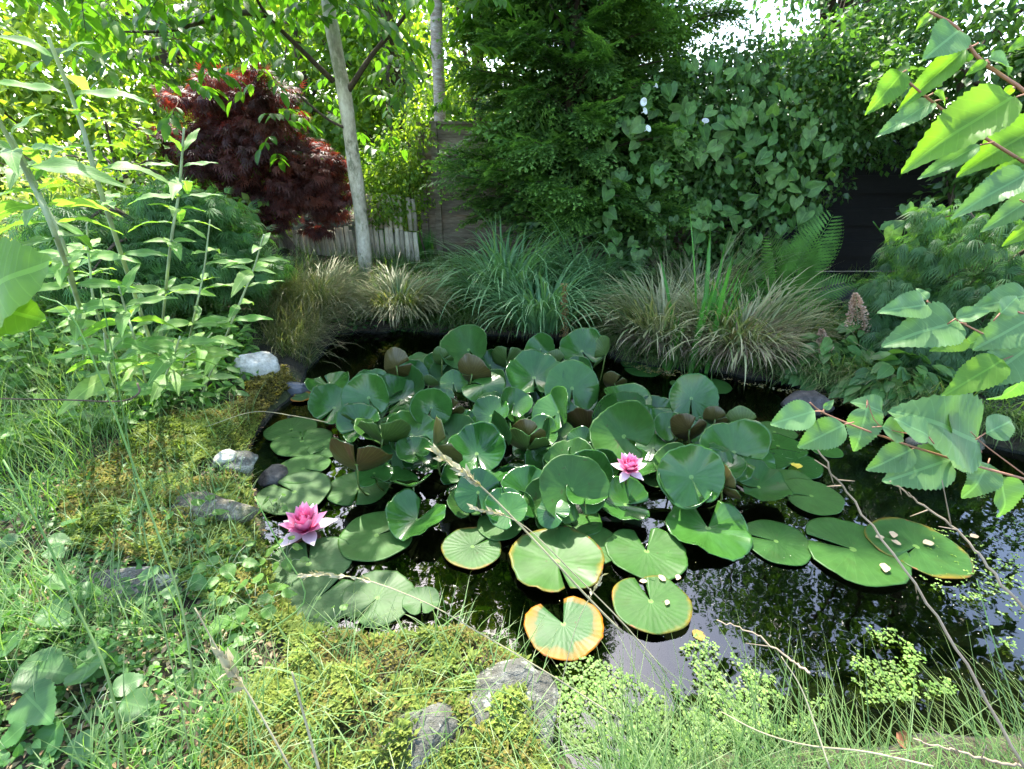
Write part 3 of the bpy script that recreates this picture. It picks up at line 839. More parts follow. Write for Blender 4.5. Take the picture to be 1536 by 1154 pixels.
P_UNDERG = pad_mat('lily_leaf_green_underside', (.045, .095, .018), (.075, .12, .025), .36, under=True, trans=.25)
M_STALK = leafmat('lily_stalk', [(.10, .15, .03), (.13, .17, .04)], .15, .35)
M_STALKB = leafmat('submerged_stalk', [(.07, .06, .02), (.08, .08, .03)], .1, .5)

def pad_mesh(R, gap=.10, cup=0., fold=0., wave=.02, curl=0., seed=0, top=P_FLAT, under=P_UNDER, th=.0022, K=38, rings=8, asp=1.0, bend=0.0, bdir=0.0):
    r = random.Random(seed)
    ph = [r.uniform(0, 6.28) for _ in range(6)]
    rr = [0, .09, .25, .42, .6, .75, .87, .95, 1.0][:rings + 1]
    V, A = [], []
    cols = K + 1
    for j, q in enumerate(rr):
        for i in range(cols):
            s = i / K
            th_ = gap + (2 * pi - 2 * gap) * s
            edge = min(s, 1 - s) * 2
            Ro = 1 + .025 * math.sin(3 * th_ + ph[0]) + .015 * math.sin(7 * th_ + ph[1]) + .012 * math.sin(19 * th_ + ph[5]) * (wave > .015)
            Ro *= 1 - .22 * math.exp(-(edge * 2 * pi / .75) ** 1.2)
            rad = q * Ro
            a = th_ + pi / 2
            x, y = rad * math.cos(a), rad * math.sin(a) * asp
            z = cup * q * q + fold * (math.sqrt(x * x + .01) - .1) * (1 if fold else 0) + wave * (math.sin(4 * th_ + ph[2]) * .7 + math.sin(7 * th_ + ph[3]) * .5 + .35 * math.sin(11 * th_ + ph[4])) * q ** 3
            z += curl * max(0, q - .72) * 3.4
            if bend: z += bend * (x * math.cos(bdir) + y * math.sin(bdir)) ** 2
            V.append((x * R, y * R, z * R))
            A.append((s * 2 - 1, q, .5))
    n = len(V)
    V2 = [(x, y, z - th) for x, y, z in V]
    F, MI = [], []
    for j in range(len(rr) - 1):
        for i in range(K):
            a = j * cols + i; b = a + 1; c = b + cols; d = a + cols
            F.append((a, d, c, b)); MI.append(0)
            F.append((n + a, n + b, n + c, n + d)); MI.append(1)
    o = (len(rr) - 1) * cols
    for i in range(K):
        F.append((o + i, n + o + i, n + o + i + 1, o + i + 1)); MI.append(0)
    for j in range(len(rr) - 1):
        for i in (0, K):
            a = j * cols + i; b = a + cols
            F.append((a, b, n + b, n + a) if i == K else (a, n + a, n + b, b)); MI.append(0)
    F = np.array([f[::-1] for f in F])
    me = mesh_np('lily_leaf', np.array(V + V2), F, np.array(A + A), [top, under], mi=MI)
    # make sure top faces look up
    if me.polygons[4 * 2].normal.z < 0:
        me.flip_normals()
    return me
def pad_matrix(c, tilt, az, spin):
    t, a = math.radians(tilt), math.radians(az)
    n = Vector((math.sin(t) * math.sin(a), -math.sin(t) * math.cos(a), math.cos(t)))
    y = Vector((0, 1, 0)); y = y - n * n.dot(y)
    if y.length < .05: y = Vector((0, 0, 1)) - n * n.z
    y.normalize(); x = y.cross(n)
    M = Matrix((x, y, n)).transposed().to_4x4()
    return Matrix.Translation(Vector(c)) @ M @ Matrix.Rotation(math.radians(spin), 4, 'Z')

plant_at = W(770, 640, -.3)
LILY = thing('water_lily_plant', 'big water lily clump with dark green raised leaves crowding the middle of the pond', 'water lily', (plant_at[0], plant_at[1], -.32))
# px, py, width, height above water, tilt, azimuth (0 = faces camera, 90 = right, 180 = away), spin, opts
raised = [
 (703,525,68,.26,52,-15,200,dict(cup=.10,fold=.25)), (595,550,56,.22,62,165,170,dict(cup=.15,fold=.35,u=1)), (663,539,36,.20,55,170,0,dict(cup=.2,u=2)),
 (708,562,60,.20,48,160,20,dict(cup=.15,fold=.3,u=1)), (618,563,46,.15,50,10,180,dict(cup=.1)), (631,543,36,.10,12,0,150,{}),
 (495,580,64,.09,14,0,40,dict(wave=.05)), (501,612,66,.12,32,15,160,dict(cup=.08)), (553,597,70,.22,64,-8,190,dict(cup=.10,wave=.03)),
 (541,641,64,.10,28,-20,120,dict(cup=.12,wave=.05)), (574,658,82,.15,38,180,180,dict(cup=.28,u=2)), (535,697,100,.16,36,175,180,dict(cup=.22,u=1,wave=.04)),
 (588,722,78,.05,22,150,90,dict(cup=.1,wave=.06,u=2)), (613,641,34,.15,45,0,190,dict(cup=.1)), (647,612,58,.22,68,10,185,dict(cup=.1,fold=.15)),
 (655,668,84,.20,58,125,150,dict(cup=.15,fold=.45,u=1)), (675,616,46,.17,55,170,160,dict(cup=.15,fold=.3,u=1)), (724,578,64,.20,22,5,60,dict(cup=-.25)),
 (643,577,32,.14,40,170,90,dict(u=2,cup=.2)), (715,681,82,.16,30,-5,190,dict(cup=.16,wave=.07)), (755,655,62,.20,58,-55,180,dict(cup=.12,fold=.3)),
 (695,722,74,.04,8,0,120,dict(wave=.04)), (811,524,42,.26,58,-10,185,dict(cup=.08,fold=.2)), (873,527,64,.25,42,-10,200,dict(cup=.1,wave=.05)),
 (908,532,56,.24,62,-125,160,dict(cup=.15,fold=.3,u=2)), (760,541,52,.20,50,175,170,dict(cup=.2,u=2)), (801,567,80,.24,32,0,185,dict(cup=.14,wave=.08)),
 (858,583,80,.22,55,12,190,dict(cup=.1,wave=.03)), (838,618,70,.22,60,-60,170,dict(cup=.12,fold=.5)), (905,626,62,.18,62,25,180,dict(cup=.2,fold=.25)),
 (936,655,90,.20,48,-22,215,dict(cup=.14,wave=.04)), (1037,598,72,.20,64,5,185,dict(cup=.06,wave=.02)), (1034,645,56,.15,62,170,160,dict(cup=.15,fold=.3,u=1)),
 (1004,641,44,.14,45,-15,190,dict(cup=.1)), (792,655,56,.17,64,170,175,dict(cup=.15,fold=.4,u=1)), (857,735,98,.16,48,8,205,dict(cup=.12,wave=.03)),
 (938,757,82,.06,14,0,265,dict(cup=.05,wave=.05)), (905,702,52,.13,50,-30,190,dict(cup=.15)), (789,738,76,.12,38,30,150,dict(cup=.16,wave=.05)),
 (922,575,38,.14,45,165,180,dict(cup=.2,u=1)), (705,756,64,.05,20,-20,185,dict(cup=.12,wave=.04)), (1037,716,94,.20,58,-6,192,dict(cup=.12,wave=.05,fold=.08)),
 (1101,679,92,.15,36,-25,215,dict(cup=.1,wave=.05)), (1115,640,58,.12,50,160,180,dict(cup=.2,u=2)), (1073,629,40,.14,55,150,180,dict(cup=.15,fold=.3,u=1)),
 (1138,731,84,.06,14,20,100,dict(cup=.12,wave=.07)), (1084,728,58,.11,60,110,170,dict(cup=.2,fold=.3,u=1)), (1062,792,122,.03,8,0,-10,dict(gap=.38,cup=.14,wave=.05)),
 (626,779,90,.04,10,0,-25,dict(gap=.4,cup=.10,wave=.08)), (664,598,34,.12,30,0,190,{}), (735,612,50,.13,34,-10,180,dict(cup=.1,wave=.05)), (771,606,46,.16,45,20,170,dict(cup=.12)),
 (690,640,50,.11,30,10,190,dict(cup=.1,wave=.05)), (873,665,48,.10,40,0,180,dict(cup=.1)), (980,672,56,.08,18,0,200,dict(cup=.06,wave=.04)), (742,575,40,.17,48,-20,185,dict(cup=.1)),
 (820,700,66,.06,20,0,190,dict(cup=.08,wave=.04)), (765,715,58,.05,15,-10,120,dict(wave=.05)), (960,700,60,.04,10,0,120,dict(wave=.03)), (560,620,50,.08,25,0,160,dict(cup=.1)),
 (1065,690,60,.06,20,0,160,dict(cup=.1)), (1135,690,60,.05,15,10,190,dict(cup=.08)), (865,558,44,.18,45,-10,200,dict(cup=.1)), (835,545,40,.2,50,160,180,dict(u=2,cup=.2)), (680,575,40,.15,40,0,190,dict(cup=.1)),
 (940,610,44,.12,40,10,180,dict(cup=.1)), (970,640,36,.1,40,0,190,dict(cup=.1)), (655,545,34,.16,45,0,190,dict(cup=.1)), (735,548,42,.18,45,10,190,dict(cup=.12)),
]
r_ = random.Random(5)
fill_poly = np.array([(520,640),(560,575),(640,560),(740,560),(860,560),(960,600),(1060,640),(1110,700),(1040,740),(960,740),(860,770),(760,770),(650,740),(560,720)], float)
k = 0
while k < 76:
    x, y = r_.uniform(500, 1120), r_.uniform(545, 775)
    if inside(fill_poly, np.array([x]), np.array([y]))[0]:
        u = r_.random() < .18
        raised.append((x, y, r_.uniform(46, 76), r_.uniform(.03, .14), r_.uniform(8, 50), r_.choice([170, 150, -160]) if u else r_.uniform(-40, 40), r_.uniform(150, 220), dict(cup=r_.uniform(.05, .18), wave=r_.uniform(.02, .06), fold=r_.choice([0, 0, .25]), u=r_.choice([1, 2]) if u else 0)))
        k += 1
stalks = []
for i, (px, py, w, h, tilt, az, spin, o) in enumerate(raised):
    if o.get('u', 0) and tilt >= 35:
        tilt += 18 + (i * 7) % 14; h += .04; spin = 180 + ((i * 53) % 150 - 75) if u == 1 else spin; o = dict(o, cup=.13, fold=.10)
    c = W(px, py, h)
    R = size_at(c, w) / 2 * ((1.07 if not o.get('u') else .95) if h > .09 else 1)
    u = o.get('u', 0)
    top = P_TOP if i % 5 else P_FLAT
    me = pad_mesh(R, o.get('gap', r_.uniform(.05, .16)), o.get('cup', .05) * 1.7, o.get('fold', 0), o.get('wave', .03) * 1.5, seed=i, top=top, under=P_UNDER if u != 2 else P_UNDERG, bend=r_.choice([-.28, .2, .38, .5]) if not u else .22, bdir=r_.uniform(-.6, .6))
    ob = link('lily_leaf', me, LILY, pad_matrix(c, tilt, az, spin))
    if u == 1 and w > 80: ob['label'] = 'tilted leaf showing its veined brown underside'
    root = np.array([c[0] * .75 + plant_at[0] * .25 + r_.uniform(-.05, .05), c[1] * .75 + plant_at[1] * .25 + .05, -.3])
    P = curve([root, [c[0] + r_.uniform(-.03, .03), c[1] + .02, -.02 + h * .2], c - [0, 0, .004]], 9)
    V, F, A = tube(P, [.0045] * 9, 6)
    st = link('stalk', mesh_np('stalk', V, F, A, [M_STALK]), None)
    st.parent = ob
    st.matrix_parent_inverse = (pad_matrix(c, tilt, az, spin)).inverted()
# floating pads, each lying by itself on the water
flat = [
 (538,733,94,P_FLAT,185,dict(wave=.015),'dark green floating pad right below the upturned brown leaf'),
 (565,803,112,P_FLAT,300,dict(wet=1),'large oval floating pad with a wet patch, right of the left flower'),
 (709,820,92,P_EDGE,310,{},'round pad with a thin yellow rim between the big oval pad and the ruffled one'),
 (750,787,70,P_FLAT,20,{},'half hidden dark pad behind the yellow-rimmed round pad'),
 (441,738,108,P_PALE,60,{},'oblong pad just above the left pink flower'),
 (463,846,126,P_PALE,20,{},'wide grey-green pad below the left pink flower'),
 (478,897,118,P_PALE,-30,{},'dull green pad against the mossy bank, lowest on the left'),
 (566,897,110,P_PALE,150,dict(wave=.02),'pale pad tucked behind the grass on the mossy bank'),
 (632,903,56,P_PALE,190,dict(cup=.08,wave=.05),'small folded pad at the right end of the pads by the mossy bank'),
 (836,842,142,P_EDGE,190,dict(wave=.045,cup=.06),'largest wavy-edged pad in front of the clump'),
 (853,780,100,P_TOP,200,{},'dark shaded pad below the biggest raised leaf'),
 (885,816,90,P_FLAT,120,{},'plain green pad wedged between the wavy pad and the notched pad'),
 (970,827,120,P_FLAT,-4,dict(gap=.28,cup=.03,wave=.03),'deeply notched pad with its slit pointing away'),
 (845,936,120,P_OLD,18,dict(gap=.42,wave=.02),'orange and yellow edged pad nearest the mossy rock'),
 (976,902,118,P_EDGE,8,dict(gap=.16),'round green pad dotted with pale dead scales'),
 (437,644,76,P_FLAT,200,{},'uppermost of the flat pads at the left edge of the water'),
 (453,662,88,P_FLAT,20,{},'middle flat pad at the left edge of the water'),
 (489,673,58,P_FLAT,140,{},'small flat pad touching the raised leaves on the left'),
 (455,703,80,P_FLAT,250,{},'oval flat pad left of the brown upturned leaf'),
 (453,595,34,P_OLD,90,{},'tiny yellow and orange pad beside the slate liner'),
 (963,551,68,P_FLAT,90,{},'flat pad at the foot of the thatch of dry sedge'),
 (1072,579,50,P_FLAT,60,{},'farthest flat pad behind the tallest round leaf'),
 (952,594,52,P_FLAT,240,dict(wave=.03),'small pad right of the clump near the yellow bits'),
 (986,606,36,P_EDGE,100,{},'little pad with a yellowed rim near the far water'),
 (982,718,42,P_FLAT,30,{},'small pad right of the right pink flower'),
 (1162,648,62,P_FLAT,200,{},'narrow looking flat pad at the upper right of the clump'),
 (1167,669,78,P_TOP,150,dict(wave=.03),'dark flat pad with a torn slit under the leafy branch'),
 (1188,696,84,P_TOP,130,{},'dark oval pad left of the yellow petals under the branch'),
 (1188,724,70,P_FLAT,60,dict(wave=.03),'pad with a raised rim in the right group'),
 (1217,744,88,P_FLAT,80,{},'rightmost pad of the close group, right of the clump'),
 (1240,675,44,P_TOP,10,{},'small dark pad farthest right beneath the birch leaves'),
 (1164,812,100,P_FLAT,70,{},'smooth lone oval pad in front of the right group'),
 (1279,824,150,P_FLAT,62,dict(gap=.14,wave=.02),'big pad with a slit toward the left, under the dry twig'),
 (1374,820,132,P_EDGE,120,dict(wave=.015),'outermost right pad with a broad yellow rim'),
 (1020,575,30,P_FLAT,20,{},'tiny pad behind the tallest round leaf, by the far bank'),
]
for i, (px, py, w, mt, spin, o, lab) in enumerate(flat):
    c = W(px, py, .004 + .0035 * (i % 5))
    R = size_at(c, w) / 2
    root = thing('lily_pad', lab, 'lily pad', c, 'lily pads floating flat on the water')
    me = pad_mesh(R, o.get('gap', .07), o.get('cup', .0), 0, o.get('wave', .008), seed=100 + i, top=mt, under=P_UNDER, curl=.012)
    link('pad', me, root, Matrix.Translation(Vector(c)) @ Matrix.Rotation(math.radians(r_.uniform(-1.5, 1.5)), 4, 'X') @ Matrix.Rotation(math.radians(spin), 4, 'Z'))
    P = curve([c + [0, 0, -.004], c + [r_.uniform(-.05, .05), .08, -.12], c + [r_.uniform(-.1, .1), .25, -.32]], 8)
    V, F, A = tube(P, [.004] * 8, 6)
    link('stalk', mesh_np('stalk', V, F, A, [M_STALKB]), root)

# flowers
def petal_mat(name, a, b, c):
    m, nt, out = new_mat(name)
    u, v, r = luv(nt)
    col = ramp(nt, [(0, a), (.45, b), (1, c)], v)
    w = math_(nt, 'SINE', math_(nt, 'MULTIPLY', u, 22.0))
    col = mixc(nt, math_(nt, 'MULTIPLY', math_(nt, 'GREATER_THAN', w, .7), .15), col, a)
    p = nt.nodes.new('ShaderNodeBsdfPrincipled'); nt.links.new(col, p.inputs['Base Color']); p.inputs['Roughness'].default_value = .45
    t = nt.nodes.new('ShaderNodeBsdfTranslucent'); nt.links.new(col, t.inputs['Color'])
    mx = nt.nodes.new('ShaderNodeMixShader'); mx.inputs[0].default_value = .35
    nt.links.new(p.outputs[0], mx.inputs[1]); nt.links.new(t.outputs[0], mx.inputs[2]); nt.links.new(mx.outputs[0], out.inputs['Surface'])
    return m
PET_IN = petal_mat('inner_petal', (.82, .06, .26), (.84, .16, .38), (.87, .36, .54))
PET_MID = petal_mat('middle_petal', (.80, .12, .32), (.85, .28, .48), (.88, .52, .66))
PET_OUT = petal_mat('outer_petal', (.82, .48, .58), (.88, .70, .74), (.90, .82, .82))
M_STAM = leafmat('stamen', [(.75, .30, .04), (.80, .45, .06)], .2, .5)
def petal(L, w, cupc, mat):
    V, F, A = [], [], []
    nu, nv = 6, 9
    for j in range(nv + 1):
        t = j / nv
        prof = math.sin(pi * min(1, t * .80 + .14)) ** .8 * (1 - t ** 6) if t < 1 else 0.0
        for i in range(nu + 1):
            s = i / nu * 2 - 1
            V.append((s * w * prof, t * L, cupc * L * (t * t * .9 - .25 * t) + .35 * w * abs(s) ** 1.6 * prof)); A.append((s, t, .5))
    for j in range(nv):
        for i in range(nu):
            a = j * (nu + 1) + i
            F.append((a, a + 1, a + nu + 2, a + nu + 1))
    V = np.array(V); n = len(V); V2 = V - [0, 0, .0012]
    F = np.array(F); F = np.concatenate([F, F[:, ::-1] + n])
    return mesh_np('petal', np.concatenate([V, V2]), F, np.array(A + A), [mat])
def flower(label, c, D, seed, tiltx, spread):
    r = random.Random(seed)
    root = thing('water_lily_flower', label, 'flower', c)
    L = D * .56
    rings = [(5, 8, L * 1.1, L * .25, .05, PET_OUT), (8, 36, L * 1.02, L * .24, .2, PET_MID), (8, 54, L * 1.0, L * .23, .3, PET_MID), (8, 66, L * .95, L * .20, .34, PET_IN), (7, 78, L * .80, L * .15, .3, PET_IN)]
    T0 = Matrix.Translation(Vector(c)) @ Matrix.Rotation(tiltx, 4, 'X')
    for q, (n, el, l, w, cu, mt) in enumerate(rings):
        me = [petal(l * k, w, cu * .6, mt) for k in (1, .92)]
        for i in range(n):
            e = el + r.uniform(-5, 5) - (spread if q == 0 and i in (2, 5) else 0)
            M = T0 @ Matrix.Rotation(2 * pi * (i + .5 * (q % 2)) / n + r.uniform(-.08, .08), 4, 'Z') @ Matrix.Translation((0, L * .05, .002 * q)) @ Matrix.Rotation(math.radians(e), 4, 'X')
            link('petal', me[i % 2], root, M)
    V, F, A = blades(np.zeros((60, 3)) + rng.normal(size=(60, 3)) * [L * .05, L * .05, 0], rng.random(60) * 2 * pi, np.full(60, L * .42), np.full(60, L * .05), rng.uniform(.1, .7, 60), -rng.uniform(0, .6, 60), 3, tipw=.5)
    link('stamens', mesh_np('stamens', V, F, A, [M_STAM]), root, T0)
    V, F, A = tube(curve([c, c + [0, .03, -.1], c + [.03, .12, -.3]], 6), [.005] * 6, 6)
    link('stalk', mesh_np('stalk', V, F, A, [M_STALKB]), root)
fc = W(460, 796, .03)
flower('larger pink water lily flower with paler outer petals at the left bank', fc, size_at(fc, 74), 2, .12, 4)
fc = W(943, 706, .20)
flower('smaller bright pink water lily flower among the raised leaves', fc, size_at(fc, 48), 6, .25, 0)

# ------------------------------------------------------------------ stones, liner
ROCK = solidmat('lichened_grey_rock', [(.035, .035, .025), (.085, .083, .068), (.13, .13, .11), (.24, .25, .21)], 9, .9, 1.0, .02, lichen=(.36, .37, .31))
ROCKW = solidmat('white_limestone', [(.30, .28, .22), (.46, .44, .37), (.58, .55, .48)], 14, .85, .7, .008)
ROCKD = solidmat('dark_wet_rock', [(.02, .02, .018), (.06, .055, .05), (.10, .095, .085)], 9, .6, .8, .01)
ROCKT = solidmat('tan_stone', [(.07, .06, .04), (.13, .115, .08), (.20, .18, .13)], 9, .9, .9, .015, lichen=(.30, .28, .20))
SLATE = solidmat('slate_grey_liner', [(.07, .075, .085), (.11, .12, .13)], 6, .45, .4, .006)
SV, SF = icosphere(4)
def rock(label, c, s, mat, seed, rot=0, rough=.22, name='rock', facets=5):
    rg = np.random.default_rng(seed)
    V = SV.copy()
    for k in range(facets + 3):
        n = norm(rg.normal(size=(1, 3)))[0]
        d = V @ n; lim = rg.uniform(.62, .9)
        V = V - np.clip(d - lim, 0, None)[:, None] * n * .9
    V = V * (1 + rough * .6 * fbm(V[:, 0] * 2 + seed, V[:, 1] * 2 + V[:, 2] * 1.7, seed, 4)[:, None]) + .03 * fbm(V[:, 0] * 9, V[:, 2] * 9 + V[:, 1] * 6, seed + 3, 3)[:, None] * V
    V = V * np.array(s)
    ca, sa = math.cos(rot), math.sin(rot)
    V = np.stack([V[:, 0] * ca - V[:, 1] * sa, V[:, 0] * sa + V[:, 1] * ca, V[:, 2]], -1)
    o = link(name, mesh_np(name, V, SF, mats=[mat]), None, Matrix.Translation(Vector(c)))
    return tag(o, label, 'rock' if name != 'pond_liner' else 'pond liner')
rocks = [  # px, py, z of centre, half sizes in px, material, label
 (385,552,.19,(33,26,27),ROCKW,'bright white stone on the left bank above the slate liner',3,.3),
 (352,700,.10,(38,28,24),ROCK,'knobbly grey stone at the water edge below the left moss',5,.2),
 (338,686,.17,(16,12,12),ROCKW,'small pale stone resting on the knobbly grey stone',6,.5),
 (308,765,.155,(80,34,22),ROCKT,'long flat tan stone on the left bank level with the left flower',8,-.1),
 (176,893,.17,(100,52,30),ROCK,'wide flat grey stone half buried in weeds at lower left',9,.15),
 (622,1122,.12,(76,66,62),ROCK,'lichen-crusted grey rock at the bottom edge, left of its neighbour',12,.5),
 (768,1074,.105,(82,76,66),ROCK,'grey rock at the pond corner with moss on its shoulder',14,-.3),
 (432,583,.03,(40,18,12),SLATE,'',15,.1),
 (1212,606,.03,(44,24,20),ROCKD,'dark wet stone at the right far waterline',17,.1),
 (1262,452,.18,(42,30,30),ROCKD,'dark stone below the dark fence between fern and pink plumes',18,.1),
 (255,742,.13,(40,22,14),ROCKT,'small tan stone in the moss above the long flat stone',19,.4),
 (410,715,.0,(22,26,16),ROCKD,'dark stone in the shallow water left of the oblong pad',21,.2),
 (1420,665,.03,(60,22,20),ROCKT,'mossy tan stone under the drooping maple on the right shore',23,.0),
]
for px, py, z, s, mt, lab, sd_, rot in rocks:
    c = W(px, py, z)
    s = [size_at(c, q) for q in s]
    if mt is SLATE:
        rock('crumpled slate grey liner fold below the white stone', c, s, mt, sd_, rot, .3, 'pond_liner')
    else:
        rock(lab, c, s, mt, sd_, rot)
# ------------------------------------------------------------------ grasses, sedges and other plants
GM = {}
def gmat(name, cols, tip=None, trans=.35, rough=.5):
    GM[name] = leafmat(name, cols, trans, rough, tip=tip, mott=.25)
    return GM[name]
G_LIGHT = gmat('light_meadow_grass', [(.07, .16, .035), (.11, .22, .055), (.19, .29, .11)], (.26, .32, .14))
G_SEDGE = gmat('drooping_sedge', [(.06, .12, .03), (.12, .17, .05), (.28, .25, .13)], (.32, .27, .15), .25)
G_DRY = gmat('dry_sedge', [(.22, .18, .10), (.08, .17, .04), (.32, .30, .16), (.10, .20, .05), (.42, .40, .25), (.07, .15, .035)], (.30, .28, .14), .2)
G_DEAD = gmat('dead_thatch', [(.16, .10, .065), (.30, .22, .14), (.40, .33, .23)], None, .15, .8)
G_BLUE = gmat('blue_green_grass', [(.06, .16, .06), (.10, .23, .09), (.18, .31, .14)], (.2, .32, .13), .25, .4)
G_IRIS = gmat('iris_blade', [(.04, .16, .025), (.07, .23, .035), (.10, .28, .05)], None, .4, .4)
G_DARK = gmat('dark_fine_grass', [(.035, .095, .02), (.065, .15, .03), (.12, .20, .055)], (.15, .20, .06))
G_HORSE = gmat('horsetail_green', [(.05, .18, .03), (.08, .24, .04)], None, .4, .6)
HERB = leafmat('herb_leaf', [(.035, .10, .025), (.06, .15, .035), (.10, .20, .05)], .4, .45, vein=.2)
HERBL = leafmat('bright_herb_leaf', [(.08, .18, .03), (.13, .25, .05)], .45, .45, vein=.2)
M_STRAW = leafmat('dry_stalk', [(.26, .23, .12), (.36, .32, .20)], .1, .6)
M_TWIG = leafmat('bare_twig', [(.22, .16, .10), (.32, .25, .17)], .0, .7)
M_STEMG = leafmat('woolly_stem', [(.24, .30, .16), (.40, .44, .30)], .15, .8)

def ground_at(P, z=0.0):
    P[:, 2] = np.maximum(height(P[:, 0], P[:, 1]), -.01) + z
    return P
def tuft(name, label, cat_, c, rad, n, L, w, lean, bend, mat, seg=6, group=None, az=None, asp=1.0, power=1.3, twist=.6, sub=None):
    root = thing(name, label, cat_, c, group)
    a = rng.uniform(0, 2 * pi, n) if az is None else rng.normal(az[0], az[1], n)
    r = rad * np.sqrt(rng.random(n))
    B = np.stack([c[0] + r * np.cos(a) , c[1] + r * np.sin(a) * asp, np.full(n, c[2])], -1)
    lm = .78 + .42 * vnoise(a * 1.4 + c[0] * 9, a * 0 + c[1] * 5, 3)
    V, F, A = blades(B, a + rng.normal(size=n) * .45, rng.uniform(L[0], L[1], n) * lm, rng.uniform(w[0], w[1], n), rng.uniform(lean[0], lean[1], n) * (.35 + .65 * r / rad), rng.uniform(bend[0], bend[1], n), seg, power=power, twist=twist)
    tag(link('blades', mesh_np('blades', V, F, A, [mat]), root), kind='stuff')
    if sub:
        for nm, args in sub: 
            n2, L2, w2, le2, be2, m2 = args
            a = rng.uniform(0, 2 * pi, n2); r = rad * .9 * np.sqrt(rng.random(n2))
            B = np.stack([c[0] + r * np.cos(a), c[1] + r * np.sin(a) * asp, np.full(n2, c[2])], -1)
            V, F, A = blades(B, a, rng.uniform(L2[0], L2[1], n2), rng.uniform(w2[0], w2[1], n2), rng.uniform(le2[0], le2[1], n2) * (.35 + .65 * r / rad), rng.uniform(be2[0], be2[1], n2), seg)
            tag(link(nm, mesh_np(nm, V, F, A, [m2]), root), kind='stuff')
    return root
def at(px, py, z): return W(px, py, z)
gs = 'sedge clumps along the far waterline'
tuft('sedge_clump', 'drooping green and straw sedge hanging over the water, below the slender trunk', 'sedge', at(600, 468, .20), .22, 1300, (.36, .70), (.007, .013), (.2, .9), (1.2, 2.2), G_SEDGE, group=gs)
tuft('sedge_clump', 'leftmost drooping sedge beside the dark water, behind the left grasses', 'sedge', at(478, 462, .20), .30, 1300, (.38, .75), (.006, .011), (.2, .9), (1.2, 2.1), G_SEDGE, group=gs)
tuft('sedge_clump', 'small dull sedge between the two drooping ones', 'sedge', at(535, 475, .12), .12, 260, (.22, .42), (.006, .010), (.2, .9), (1.1, 2.0), G_DARK, group=gs)
tuft('dry_sedge_clump', 'straw coloured sedge mound with reddish thatch left of the iris', 'sedge', at(990, 505, .16), .26, 760, (.36, .80), (.006, .020), (.1, .8), (.9, 2.0), G_DRY, group=gs, sub=[('thatch', (500, (.20, .38), (.005, .009), (.5, 1.2), (1.1, 2.0), G_DEAD))])
tuft('dry_sedge_clump', 'biggest dry sedge mound with a brown skirt right of the iris', 'sedge', at(1108, 515, .17), .32, 950, (.36, .78), (.006, .020), (.1, .9), (.9, 2.1), G_DRY, group=gs, sub=[('thatch', (900, (.22, .44), (.005, .010), (.5, 1.2), (1.1, 1.9), G_DEAD))])
tuft('sedge_clump', 'narrow green sedge at the right end of the dry mounds', 'sedge', at(1182, 520, .10), .16, 300, (.30, .62), (.008, .014), (.1, .7), (.7, 1.9), G_SEDGE, group=gs)
tuft('sedge_clump', 'upright pale sedge behind the dry mounds', 'sedge', at(1045, 455, .18), .34, 420, (.45, .85), (.006, .012), (.05, .5), (.4, 1.5), G_DRY, group=gs)
gb = 'tall arching blue-green grasses at the back'
tuft('arching_grass', 'arching blue-green grass clump behind the water, left of the rusty seed spike', 'ornamental grass', at(760, 455, .18), .28, 380, (.70, 1.28), (.010, .026), (.05, .55), (1.3, 2.5), G_BLUE, 9, group=gb)
tuft('arching_grass', 'lower arching grass clump spilling down to the water behind the pads', 'ornamental grass', at(812, 490, .16), .22, 320, (.5, .95), (.009, .023), (.05, .7), (1.4, 2.5), G_BLUE, 9, group=gb)
tuft('arching_grass', 'fine arching grass clump in front of the conifer, right of its neighbour', 'ornamental grass', at(868, 440, .20), .26, 340, (.65, 1.2), (.008, .020), (.05, .6), (1.2, 2.4), G_BLUE, 9, group=gb)
gi = 'upright iris fans in the water'
for px, py, n, L, lab in ((1030, 562, 26, (.8, 1.2), 'bright green upright iris fan standing between the dry sedge mounds'), (1050, 560, 20, (.95, 1.45), 'tallest iris fan, its longest blade reaching up into the hedge'), (995, 560, 12, (.45, .75), 'short iris fan at the left foot of the dry sedge')):
    tuft('iris_fan', lab, 'iris', at(px, py, -.02), .07, n, L, (.030, .046), (.0, .35), (.0, .35), G_IRIS, 6, group=gi, az=(.25, .9), twist=.5)
tuft('iris_fan', 'pale variegated iris shoots in front of the fern', 'iris', at(1165, 515, .05), .12, 40, (.4, .75), (.014, .022), (.0, .5), (.2, .9), G_SEDGE, 6, group=gi, twist=.6)
tuft('horsetail', 'soft bright green horsetail patch left of the slat fence', 'horsetail', at(588, 402, .1), .26, 2600, (.42, .62), (.004, .006), (.0, .25), (.0, .35), G_HORSE, 3, asp=.6)
tuft('horsetail', 'smaller horsetail patch touching the fence post', 'horsetail', at(632, 402, .1), .14, 1000, (.38, .55), (.004, .006), (.0, .25), (.0, .35), G_HORSE, 3, asp=.6)

